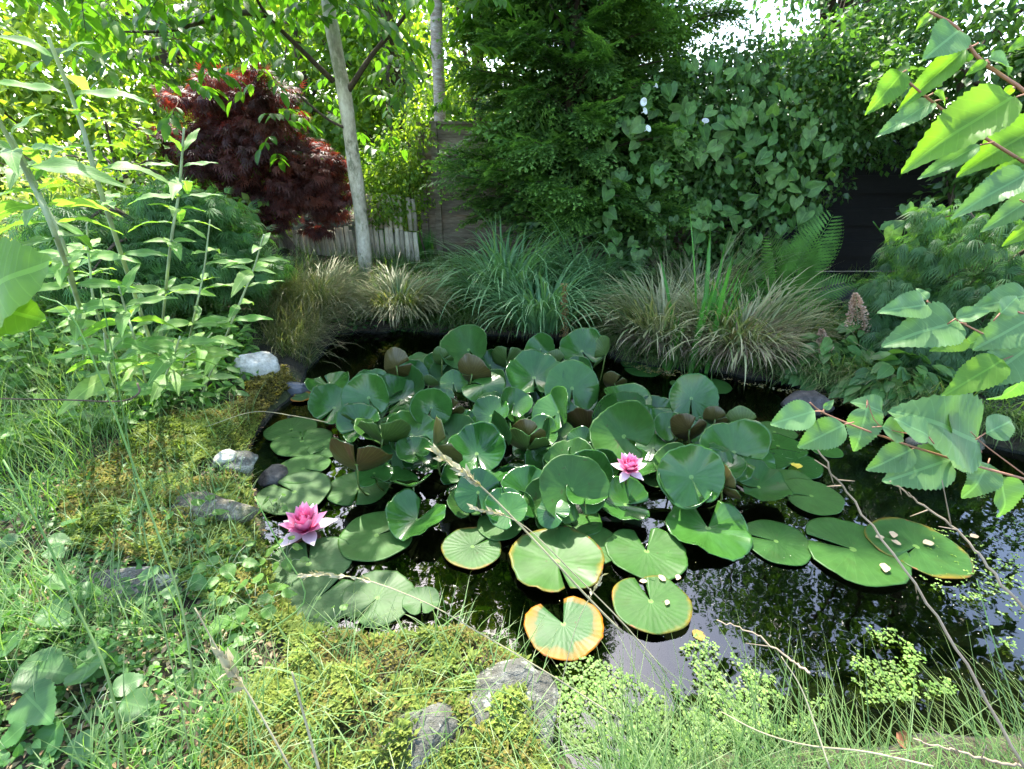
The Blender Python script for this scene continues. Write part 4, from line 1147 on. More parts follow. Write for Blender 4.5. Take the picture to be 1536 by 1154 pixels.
# meadow grass over the left bank (nobody could count it)
def pxpoly(pts):
    return np.array([G(a, b)[:2] for a, b in pts])
def pxpoly(pts):
    return np.array([G(a, b)[:2] for a, b in pts])
LEFT = np.concatenate([np.array([(-5.2, 5.6), (-1.75, 4.9)]), pxpoly([(430, 480), (350, 530), (300, 570), (285, 615), (205, 640), (185, 700), (110, 740), (75, 820), (0, 850)]), np.array([(-1.6, .2), (-5.2, .2)])])
def sample_poly(poly, n):
    lo, hi = poly.min(0), poly.max(0)
    out = []
    m = 0
    while m < n:
        P = rng.uniform(lo, hi, (n * 2, 2)); P = P[inside(poly, P[:, 0], P[:, 1])]
        out.append(P); m += len(P)
    P = np.concatenate(out)[:n]
    return P
def grass(name, poly, n, L, w, lean, bend, mat, seg=4, clump=True, mind=.03, az=None):
    P = sample_poly(poly, n)
    P = P[sdist(POND, P[:, 0], P[:, 1]) > mind]
    if clump:
        k = vnoise(P[:, 0] * 4.5, P[:, 1] * 4.5, 21) + rng.random(len(P)) * .9 > .25
        P = P[k]
    n = len(P)
    B = ground_at(np.column_stack([P, np.zeros(n)]), -.01)
    lf = .75 + .5 * (vnoise(P[:, 0] * 2.2, P[:, 1] * 2.2, 33) + 1) / 2
    a = rng.uniform(0, 2 * pi, n) if az is None else rng.normal(az[0], az[1], n)
    tone = np.clip(.5 + .35 * vnoise(P[:, 0] * 3, P[:, 1] * 3, 40) + .25 * rng.normal(size=n), 0, 1)
    V, F, A = blades(B, a, rng.uniform(L[0], L[1], n) * lf, rng.uniform(w[0], w[1], n), rng.uniform(lean[0], lean[1], n), rng.uniform(bend[0], bend[1], n), seg, tone)
    return tag(link(name, mesh_np(name, V, F, A, [mat]), None), kind='stuff')
grass('meadow_grass', LEFT, 26000, (.16, .42), (.003, .006), (.0, .5), (.3, 1.5), G_LIGHT, 3)
grass('fine_grass', LEFT, 12000, (.30, .62), (.0022, .004), (.0, .35), (.4, 1.5), G_LIGHT)
BACK = np.array([(-2.6, 6.3), (-2.2, 4.4), (-1.4, 4.3), (-.9, 4.5), (.6, 4.4), (1.3, 4.1), (2.3, 3.7), (3.2, 3.1), (4.6, 3.0), (5.4, 4.6), (5.0, 5.8), (2.5, 5.7), (-.6, 6.5)])
grass('back_grass', BACK, 16000, (.10, .30), (.004, .008), (.0, .7), (.4, 1.6), G_DARK)
LEFTB = pxpoly([(395, 440), (465, 440), (495, 520), (462, 560), (425, 540), (395, 515)])
grass('bank_grass', LEFTB, 3600, (.25, .60), (.003, .005), (.2, .9), (.6, 1.7), G_SEDGE, az=(-.5, .8), clump=False)
FRONTL = pxpoly([(0, 830), (120, 880), (250, 930), (330, 960), (420, 1154), (420, 1240), (0, 1240), (-120, 1154)])
grass('foreground_grass', FRONTL, 1500, (.10, .30), (.0025, .005), (.0, .7), (.3, 1.3), G_LIGHT, 5, mind=.1)
RB = pxpoly([(905, 1154), (985, 1100), (1090, 1060), (1200, 1045), (1330, 1060), (1450, 1040), (1536, 1035), (1536, 1154)])
def right_grass(n, L, w, mat, name, az):
    lo, hi = np.array([.12, .42]), np.array([1.45, 1.02])
    P = rng.uniform(lo, hi, (n, 2)); P[:, 0] += (P[:, 1] - .42) * .35
    B = np.column_stack([P, np.zeros(n)])
    B[:, 2] = np.maximum(height(P[:, 0], P[:, 1]), -.02)
    edge = .75 + .09 * vnoise(P[:, 0] * 4, P[:, 0] * 0, 3)
    keep = P[:, 1] < edge
    B = B[keep]; n = len(B)
    a = rng.normal(az[0], az[1], n)
    V, F, A = blades(B, a, rng.uniform(L[0], L[1], n), rng.uniform(w[0], w[1], n), rng.uniform(.5, 1.5, n), rng.uniform(-.1, 1.0, n), 6)
    tag(link(name, mesh_np(name, V, F, A, [mat]), None), kind='stuff')
right_grass(2500, (.16, .44), (.0016, .0040), G_DARK, 'fine_bank_grass', (2.0, 1.1))
right_grass(1100, (.12, .34), (.0016, .0036), G_LIGHT, 'pale_bank_grass', (1.5, 1.3))

# undergrowth of small leaves on the far banks
def undergrowth(name, poly, n, leaf, T, mat, hh=(.0, .25), mind=.0, sz=(.6, 1.3)):
    P = sample_poly(poly, n)
    P = P[sdist(POND, P[:, 0], P[:, 1]) > mind]; n = len(P)
    mound = (vnoise(P[:, 0] * 3, P[:, 1] * 3, 12) + 1) / 2
    B = ground_at(np.column_stack([P, np.zeros(n)]))
    B[:, 2] += (hh[0] + (hh[1] - hh[0]) * mound) * rng.random(n) ** .6
    d = norm(rng.normal(size=(n, 3)) * [1, 1, .35] + [0, -.15, -.05]); up = norm(rng.normal(size=(n, 3)) * .4 + [0, -.25, 1.])
    V, F, A = scatter(T, B, d, up, leaf * rng.uniform(sz[0], sz[1], n), np.clip(mound + .2 * rng.normal(size=n), 0, 1))
    return tag(link(name, mesh_np(name, V, F, A, [mat]), None), kind='stuff')
undergrowth('low_weeds', np.array([(-.75, 5.4), (-.65, 4.25), (.3, 4.2), (.95, 4.15), (1.3, 3.95), (1.5, 5.1), (.2, 5.3)]), 7500, .045, TS, HERB, (.0, .30))
undergrowth('shore_weeds', np.array([(1.5, 5.2), (1.25, 4.1), (2.3, 3.6), (3.2, 3.0), (4.6, 3.0), (5.4, 4.8), (3.2, 5.4)]), 8500, .06, TS, HERB, (.0, .30))
def edging(name, a, b, n, mat, L=(.14, .34)):
    seg = POND[a:b + 1]
    ln = np.hypot(*(seg[1:] - seg[:-1]).T); cum = np.concatenate([[0], np.cumsum(ln)])
    q = rng.random(n) * cum[-1]; i = np.clip(np.searchsorted(cum, q) - 1, 0, len(ln) - 1)
    f = ((q - cum[i]) / ln[i])[:, None]
    P = seg[i] * (1 - f) + seg[i + 1] * f
    tdir = norm(seg[i + 1] - seg[i]); nrm_ = np.stack([-tdir[:, 1], tdir[:, 0]], -1)
    w1 = inside(POND, P[:, 0] + nrm_[:, 0] * .05, P[:, 1] + nrm_[:, 1] * .05)
    nrm_[w1] *= -1
    P = P + nrm_ * rng.uniform(.04, .22, n)[:, None]
    B = ground_at(np.column_stack([P, np.zeros(n)]))
    az = np.arctan2(-nrm_[:, 1], -nrm_[:, 0]) + rng.normal(size=n) * .7
    V, F, A = blades(B, az, rng.uniform(*L, n), rng.uniform(.004, .009, n), rng.uniform(.1, .9, n), rng.uniform(1.2, 2.2, n), 5)
    tag(link(name, mesh_np(name, V, F, A, [mat]), None), kind='stuff')
NP = len(POND)
edging('waterside_grass', NP - 13, NP - 1, 6000, G_DARK, (.18, .42))
edging('waterside_sedge', NP - 9, NP - 2, 1500, G_SEDGE)
undergrowth('waterside_weeds', np.array([(-1.3, 4.6), (-1.2, 4.15), (.4, 4.1), (1.2, 3.6), (2.4, 3.1), (3.6, 2.5), (4.6, 2.4), (4.8, 3.2), (3.2, 3.4), (1.6, 4.3), (.6, 4.6)]), 5200, .04, TS, HERB, (.0, .12), .02)
undergrowth('left_weeds', np.array([(-3.2, 5.2), (-1.9, 5.0), (-.9, 5.2), (-.8, 4.4), (-1.35, 4.1), (-3.0, 4.2)]), 3500, .05, TS, HERB, (.0, .22))

# astilbe: cut leaves and faded pink plumes
g = 'fading astilbe plants on the right shore'
T_PIN = T_spray(6, .1, 1, 4)
for i, (px, py, h, lab, s, plumes) in enumerate([
    (1290, 540, .12, 'astilbe with the tall faded pink-brown plume between the dry sedge and the right maple', .34, [(1283, 470, 58)]),
    (1235, 560, .08, 'low astilbe with a drooping brownish plume right of the dry sedge', .26, [(1232, 512, 34)]),
    (1330, 520, .14, 'astilbe with a small plume below the black gap', .26, [(1312, 462, 26)]),
    (1345, 590, .10, 'leafy astilbe without a plume hanging over the right shore', .34, [])]):
    c = W(px, py, h)
    root = thing('astilbe', lab, 'astilbe', c, g)
    n = 260
    a = rng.uniform(0, 2 * pi, n); r = s * np.sqrt(rng.random(n))
    P = np.stack([c[0] + r * np.cos(a), c[1] + r * .7 * np.sin(a), c[2] + .28 * (1 - (r / s) ** 2) * rng.random(n) + .02], -1)
    d = np.stack([np.cos(a), np.sin(a), -.3 + .3 * rng.random(n)], -1)
    V, F, A = scatter(T_leaf(.30, .15, .35, (0, .8, 1, .72, 0)), P, d, norm(rng.normal(size=(n, 3)) * .3 + [0, -.3, 1]), rng.uniform(.07, .13, n))
    tag(link('leaves', mesh_np('leaves', V, F, A, [HERB]), root), kind='stuff')
    for (qx, qy, qh) in plumes:
        t = H(qx, qy - qh * .5, c[1]); b = H(qx + 6, qy + qh * .5, c[1])
        V, F, A = tube(curve([c, (c + b) / 2 + [.01, 0, .05], b, t], 8), np.linspace(.005, .002, 8), 5)
        link('stem', mesh_np('stem', V, F, A, [M_STEMG]), root)
        m = int(16 * qh); q = rng.random(m); a = rng.uniform(0, 2 * pi, m)
        rad = (1 - q) ** .7 * .085 * qh / 50 * rng.uniform(.3, 1, m)
        P = b + (t - b) * q[:, None] + np.stack([np.cos(a) * rad, np.sin(a) * rad, 0 * a], -1)
        V, F, A = scatter(TSw, P, np.stack([np.cos(a), np.sin(a), .6 + 0 * a], -1), norm(rng.normal(size=(m, 3))), np.full(m, .017))
        link('plume', mesh_np('plume', V, F, A, [leafmat('faded_plume', [(.30, .17, .12), (.48, .33, .26), (.55, .42, .36)], .2, .8)]), root)
# rusty seed spike
def spike():
    b, t = W(848, 520, .05), H(846, 425, W(848, 520, .05)[1])
    root = thing('seed_spike', 'rusty brown dock seed spike standing behind the middle of the pads', 'seed head', b)
    V, F, A = tube(curve([b, (b + t) / 2 + [.01, 0, 0], t], 8), np.linspace(.006, .002, 8), 5)
    link('stem', mesh_np('stem', V, F, A, [M_STEMG]), root)
    m = 700; q = rng.random(m) ** .8; a = rng.uniform(0, 2 * pi, m); rad = .045 * (1 - q * .6) * rng.random(m) * (.6 + .4 * np.sin(q * 40))
    P = b + (t - b) * (.12 + .88 * q[:, None]) + np.stack([np.cos(a) * rad, np.sin(a) * rad, 0 * a], -1)
    V, F, A = scatter(TSw, P, np.stack([np.cos(a), np.sin(a), -.4 + 0 * a], -1), norm(rng.normal(size=(m, 3))), np.full(m, .016))
    link('seeds', mesh_np('seeds', V, F, A, [leafmat('rusty_seed', [(.22, .14, .05), (.36, .24, .09)], .15, .8)]), root)
spike()

# fern
def fern(label, c, fr, mat, L):
    root = thing('fern', label, 'fern', c, 'ferns under the hedge')
    V, F, A = [], [], []
    V, F, A = T_leaf(.5, 0, 0)
    parts = []
    n = 22
    pos, d, sc = [], [], []
    for j in range(n):
        t = .14 + .84 * j / n
        for e in (-1, 1):
            pos.append((0, t, -.25 * t * t)); d.append((e, .55, -.12)); sc.append(.26 * math.sin(pi * (t * .86 + .12)) ** .8 + .02)
    up = np.tile([0, 0, 1.], (len(pos), 1))
    T = T_spray(9, .05, 0, 2)
    parts.append(scatter((T[0] * [.33, 1, 1], T[1], T[2]), np.array(pos), np.array(d, float), up, np.array(sc), np.full(len(pos), .6)))
    parts.append(scatter(T_leaf(.055, .1, .1), np.array(pos), np.array(d, float), up, np.array(sc), np.full(len(pos), .5)))
    parts.append(tube([(0, t, -.25 * t * t) for t in np.linspace(0, .97, 8)], np.linspace(.008, .002, 8), 4))
    me = mesh_np('frond', *cat(parts), [mat])
    for (dx, dy, dz, s) in fr:
        link('frond', me, root, mat_from(c, (dx, dy, dz), (0, -.7, .7), L * s))
M_FERN = leafmat('fern_frond', [(.10, .24, .04), (.14, .30, .06)], .45, .5)
fern('light green fern with a frond pointing up right against the black gap', W(1168, 455, .2), [(.35, -.1, .95, 1.0), (.12, -.3, .9, .8), (-.25, -.3, .8, .8), (.7, -.4, .5, .7), (-.6, -.4, .45, .7), (.2, -.7, .3, .6)], M_FERN, .85)

# bindweed over the hedge
def bindweed(label, region, n, Y, size, flowers, seed):
    rg = np.random.default_rng(seed)
    lo, hi = region.min(0), region.max(0)
    c = H(*(region.mean(0)), Y)
    root = thing('bindweed_vine', label, 'vine', c, 'bindweed climbing through the hedge')
    me = []
    for k in range(4):
        mid = [(0, .16), (0, .3), (0, .45), (0, .6), (0, .75), (0, .88), (0, 1.0)]
        hw = [.30, .46, .47, .40, .28, .15, .0]; yy = [-.10, .08, .30, .50, .68, .84, 1.0]
        V = [(0, y, -.12 * y * y * (1 + k * .4)) for _, y in mid]
        for s_ in (-1, 1):
            V += [(s_ * w_ * .5, (a_[1] + b_) / 2, .03 + .02 * k - .12 * b_ * b_) for a_, w_, b_ in zip(mid, hw, yy)]
            V += [(s_ * w_, b_, (.05 + .03 * k) * w_ * 2 - .16 * b_ * b_) for w_, b_ in zip(hw, yy)]
        A = [(x / .47, y, .5) for x, y, z in V]; F = []
        for s_ in (0, 1):
            o1 = 7 + 14 * s_
            for (p0, p1) in ((0, o1), (o1, o1 + 7)):
                for i in range(6):
                    f = (p0 + i, p0 + i + 1, p1 + i + 1, p1 + i)
                    F.append(f if s_ == 0 else f[::-1])
        me.append(mesh_np('leaf', np.array(V), np.array(F), np.array(A), [M_BIND]))
    pts = []
    while len(pts) < n:
        q = rg.uniform(lo, hi)
        if inside(region, q[:1], q[1:])[0]:
            pts.append(q)
    pts = np.array(pts)
    for i, q in enumerate(pts):
        p = H(q[0], q[1], Y + rg.uniform(-.22, .14))
        d = (rg.normal() * .6, -.35, -1.0 if rg.random() < .6 else rg.uniform(-.6, .6))
        up = (rg.normal() * .35, -1.0, .55 + rg.normal() * .3)
        link('leaf', me[rg.integers(4)], root, mat_from(p, d, up, size * rg.uniform(.4, 1.3)))
    st = []
    for k in range(6):
        x = rg.uniform(lo[0] + 15, hi[0] - 15)
        st.append(tube(curve([H(x + rg.uniform(-40, 40), y, Y + rg.uniform(.05, .2)) for y in np.linspace(hi[1], lo[1] + (hi[1] - lo[1]) * .25, 5)], 14), [.004] * 14, 4))
    tag(link('stems', mesh_np('stems', *cat(st), [HERB]), root), kind='stuff')
    if flowers:
        mw = leafmat('white_trumpet', [(.78, .78, .76), (.82, .82, .80)], .3, .5, warm=(1, 1, 1))
        K = 20; V, F, A = [], [], []
        for j, (rr, zz) in enumerate(((.06, 0), (.10, .45), (.35, .85), (.62, 1.0), (.66, .98))):
            for k in range(K):
                a = 2 * pi * k / K; V.append((rr * math.cos(a) * (1 + .03 * math.cos(5 * a)), zz, rr * math.sin(a))); A.append((0, .3, .5))
        for j in range(4):
            for k in range(K):
                a, b = j * K + k, j * K + (k + 1) % K
                F += [(a, b, b + K), (a, b + K, a + K)]
        fm = mesh_np('trumpet_flower', np.array(V), np.array(F), np.array(A), [mw])
        for (x, y, s) in flowers:
            p = H(x, y, Y - .22)
            link('trumpet_flower', fm, root, mat_from(p, (rg.uniform(-.9, .9), -.7, rg.uniform(-.1, .9)), (0, 0, 1), s))
REG = np.array([(930, 150), (985, 110), (1060, 120), (1130, 180), (1180, 250), (1235, 300), (1215, 400), (1120, 420), (1000, 400), (930, 440), (895, 330), (905, 230)], float)
bindweed('heart-leaved bindweed with white trumpet flowers covering the hedge right of the conifer', REG, 240, 4.98, .12, [(970, 153, .048), (962, 170, .042), (967, 197, .045), (1056, 188, .045), (980, 131, .03)], 2)
bindweed('upper bindweed climbing in the hedge top just below the sky gap', np.array([(985, 100), (1060, 78), (1150, 95), (1230, 150), (1265, 230), (1240, 300), (1170, 250), (1120, 180), (1060, 125)], float), 120, 5.0, .10, [], 8)
bindweed('small bindweed trailing down at the right of the black gap', np.array([(1335, 300), (1400, 300), (1412, 370), (1385, 430), (1330, 425), (1322, 360)], float), 26, 4.1, .15, [], 5)

# foreground: leaves laid between two sight points ------------------------
def serrated_leaf(name, mat, w=.36, teeth=13, fold=.14, droop=.12, kind='ovate', seed=0, th=.0):
    r = random.Random(seed)
    nt_ = teeth * 2
    L, Rr, mid = [], [], []
    for i in range(nt_ + 1):
        t = i / nt_
        if kind == 'ovate': p = math.sin(pi * t ** .72) ** .75 * (1 - .25 * t)
        elif kind == 'delta': p = min(1, t / .16) ** .6 * (1 - ((t - .12) / .88) ** 1.5 if t > .12 else 1)
        else: p = math.sin(pi * t ** .9) ** .9
        tooth = .04 * (1 if i % 2 else -1) * (0 if i in (0, nt_) else 1)
        p = max(0, p) * (1 + tooth)
        z = -droop * t * t + .02 * math.sin(t * 9 + seed)
        mid.append((0, t, z))
        wv = .02 * math.sin(t * 14 + seed)
        L.append((-w * p, t + (.02 if i % 2 else 0), z + fold * w * p * 1.0 + wv)); Rr.append((w * p, t + (.02 if i % 2 else 0), z + fold * w * p - wv))
    V = mid + [((a[0] + b[0]) / 2, (a[1] + b[1]) / 2, (a[2] + b[2]) / 2 + .008) for a, b in zip(mid, L)] + L + [((a[0] + b[0]) / 2, (a[1] + b[1]) / 2, (a[2] + b[2]) / 2 + .008) for a, b in zip(mid, Rr)] + Rr
    m = nt_ + 1
    A = [(x / w, y, .5) for x, y, z in V]
    F = []
    for k, s in ((0, 1), (1, 1), (0, 3), (3, 1)):
        a0 = k * m if not (k == 0 and s == 3) else 0
        b0 = a0 + m if not (k == 0 and s == 3) else 3 * m
        for i in range(nt_):
            f = (a0 + i, a0 + i + 1, b0 + i + 1, b0 + i)
            F.append(f if s == 1 and k < 2 else f[::-1])
    return mesh_np(name, np.array(V), np.array(F), np.array(A), [mat])
M_BRLEAF = leafmat('birch_leaf', [(.09, .18, .06), (.12, .22, .08)], .35, .42, vein=.35, rndobj=True, warm=(1.1, 1.35, .4), mott=.15)
M_BRLIT = leafmat('lit_birch_leaf', [(.10, .22, .03), (.14, .27, .04)], .6, .42, vein=.3, rndobj=True, warm=(1.25, 1.3, .3), mott=.12)  # lit copy of the birch leaf: backlight put into a brighter, yellower colour
M_REDTWIG = leafmat('reddish_twig', [(.25, .11, .06), (.32, .16, .09)], 0, .6)
def branch(label, twigs, leaves, Y, lm, tw_mat, rs):
    rg = random.Random(rs)
    c = H(*twigs[0][0][:2], Y)
    root = thing('leafy_branch', label, 'branch', c, 'birch branches reaching in from the right')
    for t in twigs:
        pts = [H(q[0], q[1], Y + q[2]) for q in t[:-1]]
        P = curve(pts, 14)
        V, F, A = tube(P, np.linspace(t[-1] * .72, t[-1] * .36, 14), 6)
        link('twig', mesh_np('twig', V, F, A, [tw_mat]), root)
    mh = {k: [serrated_leaf('leaf', m, .34 + .03 * s, 15 + s, .16 + .08 * s, .18 + .1 * s, 'ovate', s) for s in range(3)] for k, m in ((0, lm[0]), (1, lm[1]))}
    for (bx, by, tx, ty, wd, lit) in leaves:
        dY = rg.uniform(-.04, .04)
        a, b = H(bx, by, Y + dY), H(tx, ty, Y + dY + rg.uniform(-.05, .02))
        d = b - a; ln = np.linalg.norm(d)
        M = mat_from(a, d, (rg.uniform(-.25, .25), -.75, .75), 1.0)
        me = mh[lit][rg.randrange(3)]
        M = M @ Matrix.Diagonal((ln * wd * (.98 if rs != 3 else .86), ln * (.92 if rs != 3 else .86), ln, 1))
        link('leaf', me, root, M)
        V, F, A = tube(curve([a - (b - a) * .22 + np.array([0, 0, -.006]), a], 3), [.0012] * 3, 4)
        link('leaf_stalk', mesh_np('leaf_stalk', V, F, A, [tw_mat]), root)
branch('lowest birch branch with broad grey-green toothed leaves over the water on the right',
  [((1560, 725, 0), (1440, 692, 0), (1330, 657, .0), (1240, 622, 0), (1215, 604, 0), .0035), ((1470, 698, 0), (1400, 660, 0), (1322, 640, 0), (1300, 600, 0), .0018), ((1540, 715, 0), (1480, 670, 0), (1456, 648, 0), .002)],
  [(1222, 617, 1152, 636, 1.05, 0), (1266, 637, 1193, 674, .95, 0), (1300, 612, 1288, 682, 1.0, 0), (1322, 640, 1376, 655, .9, 0), (1393, 655, 1348, 625, 1.1, 0), (1462, 664, 1400, 610, 1.15, 0), (1478, 650, 1536, 625, 1.0, 0),
   (1367, 674, 1304, 708, 1.0, 0), (1422, 690, 1336, 722, 1.05, 0), (1460, 694, 1404, 668, 1.1, 0), (1482, 696, 1462, 752, 1.15, 0), (1500, 715, 1530, 790, .9, 0), (1322, 618, 1296, 598, 1.1, 0), (1236, 614, 1252, 600, .8, 0), (1430, 655, 1440, 612, 1.0, 0)], .80, (M_BRLEAF, M_BRLIT), M_REDTWIG, 1)
branch('middle birch branch with grey-green leaves and one curled yellow-green leaf at the right edge',
  [((1560, 530, 0), (1500, 512, 0), (1434, 480, 0), (1390, 452, 0), .003), ((1560, 478, 0), (1500, 460, 0), .003)],
  [(1391, 450, 1375, 430, 1.1, 0), (1388, 459, 1337, 458, .8, 0), (1434, 484, 1350, 500, .95, 0), (1434, 478, 1490, 460, .8, 0), (1542, 444, 1470, 455, .9, 0), (1492, 500, 1440, 522, 1.0, 0), (1545, 478, 1480, 515, 1.1, 0),
   (1504, 540, 1420, 592, .75, 1), (1545, 520, 1480, 572, 1.1, 0), (1445, 508, 1412, 520, .8, 1), (1545, 560, 1500, 620, .9, 0), (1500, 470, 1536, 440, 1.0, 0)], .84, (M_BRLEAF, M_BRLIT), M_REDTWIG, 2)
branch('topmost sunlit branch with big yellow-green backlit leaves in the upper right corner',
  [((1580, 190, 0), (1540, 140, 0), (1470, 90, 0), (1436, 42, 0), (1394, 18, 0), .004), ((1580, 270, 0), (1490, 215, 0), (1410, 162, 0), (1345, 108, 0), .0035), ((1580, 330, 0), (1530, 300, 0), .003)],
  [(1518, 148, 1358, 232, .8, 1), (1447, 76, 1345, 160, .55, 1), (1352, 110, 1310, 165, .85, 1), (1402, 152, 1308, 202, .62, 0), (1436, 48, 1402, 72, 1.3, 0), (1398, 22, 1374, 40, .8, 1), (1480, 92, 1446, 112, .9, 1), (1482, 90, 1545, 92, .8, 0),
   (1560, 190, 1452, 245, .85, 1), (1470, 218, 1366, 270, .6, 0), (1540, 262, 1438, 310, .7, 0), (1400, 140, 1432, 150, .9, 1), (1560, 290, 1474, 345, .7, 0), (1545, 55, 1505, 80, 1.0, 1), (1520, 130, 1500, 148, 1., 1), (1555, 240, 1490, 262, .8, 1), (1560, 335, 1505, 365, .8, 1)], .82, (M_BRLEAF, M_BRLIT), M_REDTWIG, 3)

# tall woolly-stemmed plants on the left bank
M_BUDL = leafmat('woolly_leaf', [(.08, .18, .04), (.13, .25, .055), (.19, .29, .08)], .45, .55, vein=.3, rndobj=True, warm=(1.2, 1.3, .4))
lance = [serrated_leaf('leaf', M_BUDL, .11 + .022 * s, 8, .2, .25 + .16 * s, 'lance', s) for s in range(4)]
def woolly(label, pts, Y, r, L, nodes, seed):
    rg = random.Random(seed)
    P = [G(*pts[0])] + [H(x, y, yy) for (x, y), yy in zip(pts[1:], Y)]
    C = curve(P, 26)
    root = thing('woolly_plant', label, 'plant', P[0], 'tall woolly-stemmed plants on the left bank')
    V, F, A = tube(C, np.linspace(r, r * .55, 26), 7)
    link('stem', mesh_np('stem', V, F, A, [M_STEMG]), root)
    for k in range(nodes):
        t = .12 + .86 * (k + .3) / nodes
        i = min(24, int(t * 25)); p = C[i]; ax = norm((C[i + 1] - C[i])[None])[0]
        a = (k % 2) * pi / 2 + rg.uniform(-.3, .3) + .3
        o = np.array([math.cos(a), math.sin(a), 0])
        s = L * (1.0 if t < .8 else 1.0 - (t - .8) * 2.2) * rg.uniform(.8, 1.15)
        for e in (-1, 1):
            if rg.random() < .06: continue
            d = o * e * 1.0 + ax * (.35 + (.9 if t > .9 else 0)) + np.array([rg.uniform(-.15, .15), rg.uniform(-.15, .15), 0])
            link('leaf', lance[rg.randrange(4)], root, mat_from(p + o * e * r, d, ax + o * .01 + np.array([0, -.1, .2]), s))
        if rg.random() < .35 and t < .85:                    # small side shoot
            for e in (-1, 1):
                link('leaf', lance[rg.randrange(4)], root, mat_from(p, np.array([-o[1], o[0], 0]) * e + ax * .8, ax, s * .5))
wp = [
 ('tallest woolly stem, thick and pale, leaning to the upper left corner', [(255, 600), (165, 330), (120, 180), (72, 55)], [1.75, 1.65, 1.55], .0085, .15, 11, 1),
 ('straight woolly stem ending in a paired leaf tip in front of the laceleaf mound', [(235, 590), (252, 400), (268, 290), (276, 192)], [1.85, 1.8, 1.75], .006, .13, 10, 2),
 ('rightmost woolly stem of the left bank, tip before the palisade', [(300, 600), (345, 490), (378, 410), (396, 352)], [2.05, 2.0, 1.95], .005, .13, 8, 3),
 ('blown-out pale stem leaning out at the left edge', [(150, 560), (100, 400), (45, 270), (-10, 165)], [1.45, 1.35, 1.25], .008, .14, 9, 4),
 ('second pale stem at the left edge, below the blown-out one', [(130, 570), (110, 420), (60, 290), (15, 200)], [1.6, 1.5, 1.4], .006, .12, 9, 5),
 ('low woolly shoot hanging leaves over the white stone', [(240, 590), (270, 545), (295, 525), (318, 500)], [2.0, 1.95, 1.9], .004, .14, 7, 6),
 ('short bushy woolly shoot at the centre of the left thicket', [(225, 600), (205, 520), (190, 470), (178, 430)], [1.75, 1.7, 1.65], .005, .15, 8, 7),
 ('leafy woolly shoot between the tall straight stem and the left edge', [(200, 590), (150, 480), (135, 400), (130, 335)], [1.8, 1.75, 1.7], .005, .13, 9, 8),
 ('slim woolly shoot between the straight stem and the rightmost one', [(265, 595), (290, 480), (305, 410), (315, 330)], [1.95, 1.9, 1.9], .0045, .12, 9, 9),
 ('low broad-leaved woolly shoot at the foot of the thicket', [(240, 600), (250, 560), (262, 530), (270, 505)], [1.8, 1.75, 1.7], .005, .16, 5, 10),
 ('woolly shoot with drooping leaves left of the low shoots', [(180, 600), (165, 560), (160, 530), (156, 500)], [1.7, 1.65, 1.6], .005, .16, 5, 11),
]
for w_ in wp: woolly(*w_)
# big blurred leaf pair at the left edge
root = thing('near_branch', 'shoot with two big bright leaves close to the lens at the left edge', 'branch', H(-60, 440, .6))
for a, b, wd in (((-45, 455), (45, 385), 1.5), ((-40, 455), (50, 475), 1.4)):
    p, q = H(*a, .62), H(*b, .60); d = q - p; ln = np.linalg.norm(d)
    link('leaf', serrated_leaf('leaf', M_BRLIT, .36, 9, .1, .15, 'ovate', 3), root, mat_from(p, d, (0, -.8, .6), 1.0) @ Matrix.Diagonal((ln * wd, ln, ln, 1)))
V, F, A = tube(curve([H(-120, 470, .64), H(-45, 455, .62)], 4), [.002] * 4, 5)
link('twig', mesh_np('twig', V, F, A, [M_REDTWIG]), root)

# ------------------------------------------------------------------ foreground: moss, weeds, stalks, duckweed
M_MOSS = leafmat('moss', [(.05, .08, .012), (.10, .15, .025), (.16, .22, .04), (.24, .28, .06)], .35, .7, tip=(.30, .34, .06), warm=(1.1, 1.2, .4))
M_MOSSO = leafmat('olive_moss', [(.07, .06, .015), (.13, .11, .02), (.20, .19, .03)], .3, .8, tip=(.30, .26, .06))
MOSSP = pxpoly([(230, 640), (330, 620), (395, 625), (375, 700), (385, 790), (405, 850), (440, 905), (500, 930), (600, 932), (700, 926), (790, 962), (832, 1040), (838, 1110), (860, 1154), (860, 1240), (300, 1240), (300, 1154), (400, 1020), (330, 930), (230, 860), (110, 830), (90, 750), (170, 690)])
_r1 = W(622, 1128, .1); _r2 = W(768, 1078, .085)
ROCKTOPS = [(_r1[0] - .03, _r1[1] + .02, .12, .05), (_r2[0] - .02, _r2[1] + .04, .12, .07)]
def moss(name, poly, n, size, mat, thr, seed, asp):
    P = sample_poly(poly, n)
    d = sdist(POND, P[:, 0], P[:, 1])
    k = (fbm(P[:, 0] * 5, P[:, 1] * 5, seed) + rng.random(len(P)) * .25 > thr) & (d > .0)
    P = P[k]; n = len(P)
    hump = np.clip(fbm(P[:, 0] * 7, P[:, 1] * 7, seed + 4) + .35, 0, 1)
    B = ground_at(np.column_stack([P, np.zeros(n)]))
    B[:, 2] += hump * .06
    for rx, ry, rr, rh in ROCKTOPS:
        B[:, 2] += rh * np.clip(1 - ((P[:, 0] - rx) ** 2 + (P[:, 1] - ry) ** 2) / rr ** 2, 0, 1) ** .5 * (fbm(P[:, 0] * 11, P[:, 1] * 11, 9) > .10)
    a = rng.uniform(0, 2 * pi, n)
    dv = np.stack([np.cos(a) * .9, np.sin(a) * .9, rng.uniform(.3, 1.4, n)], -1)
    up = np.stack([-np.cos(a), -np.sin(a), np.full(n, .8)], -1)
    V, F, A = scatter(TSn, B, dv, up, size * rng.uniform(.6, 1.5, n), np.clip(hump * .8 + .25 * rng.normal(size=n), 0, 1), asp)
    return tag(link(name, mesh_np(name, V, F, A, [mat]), None), kind='stuff')
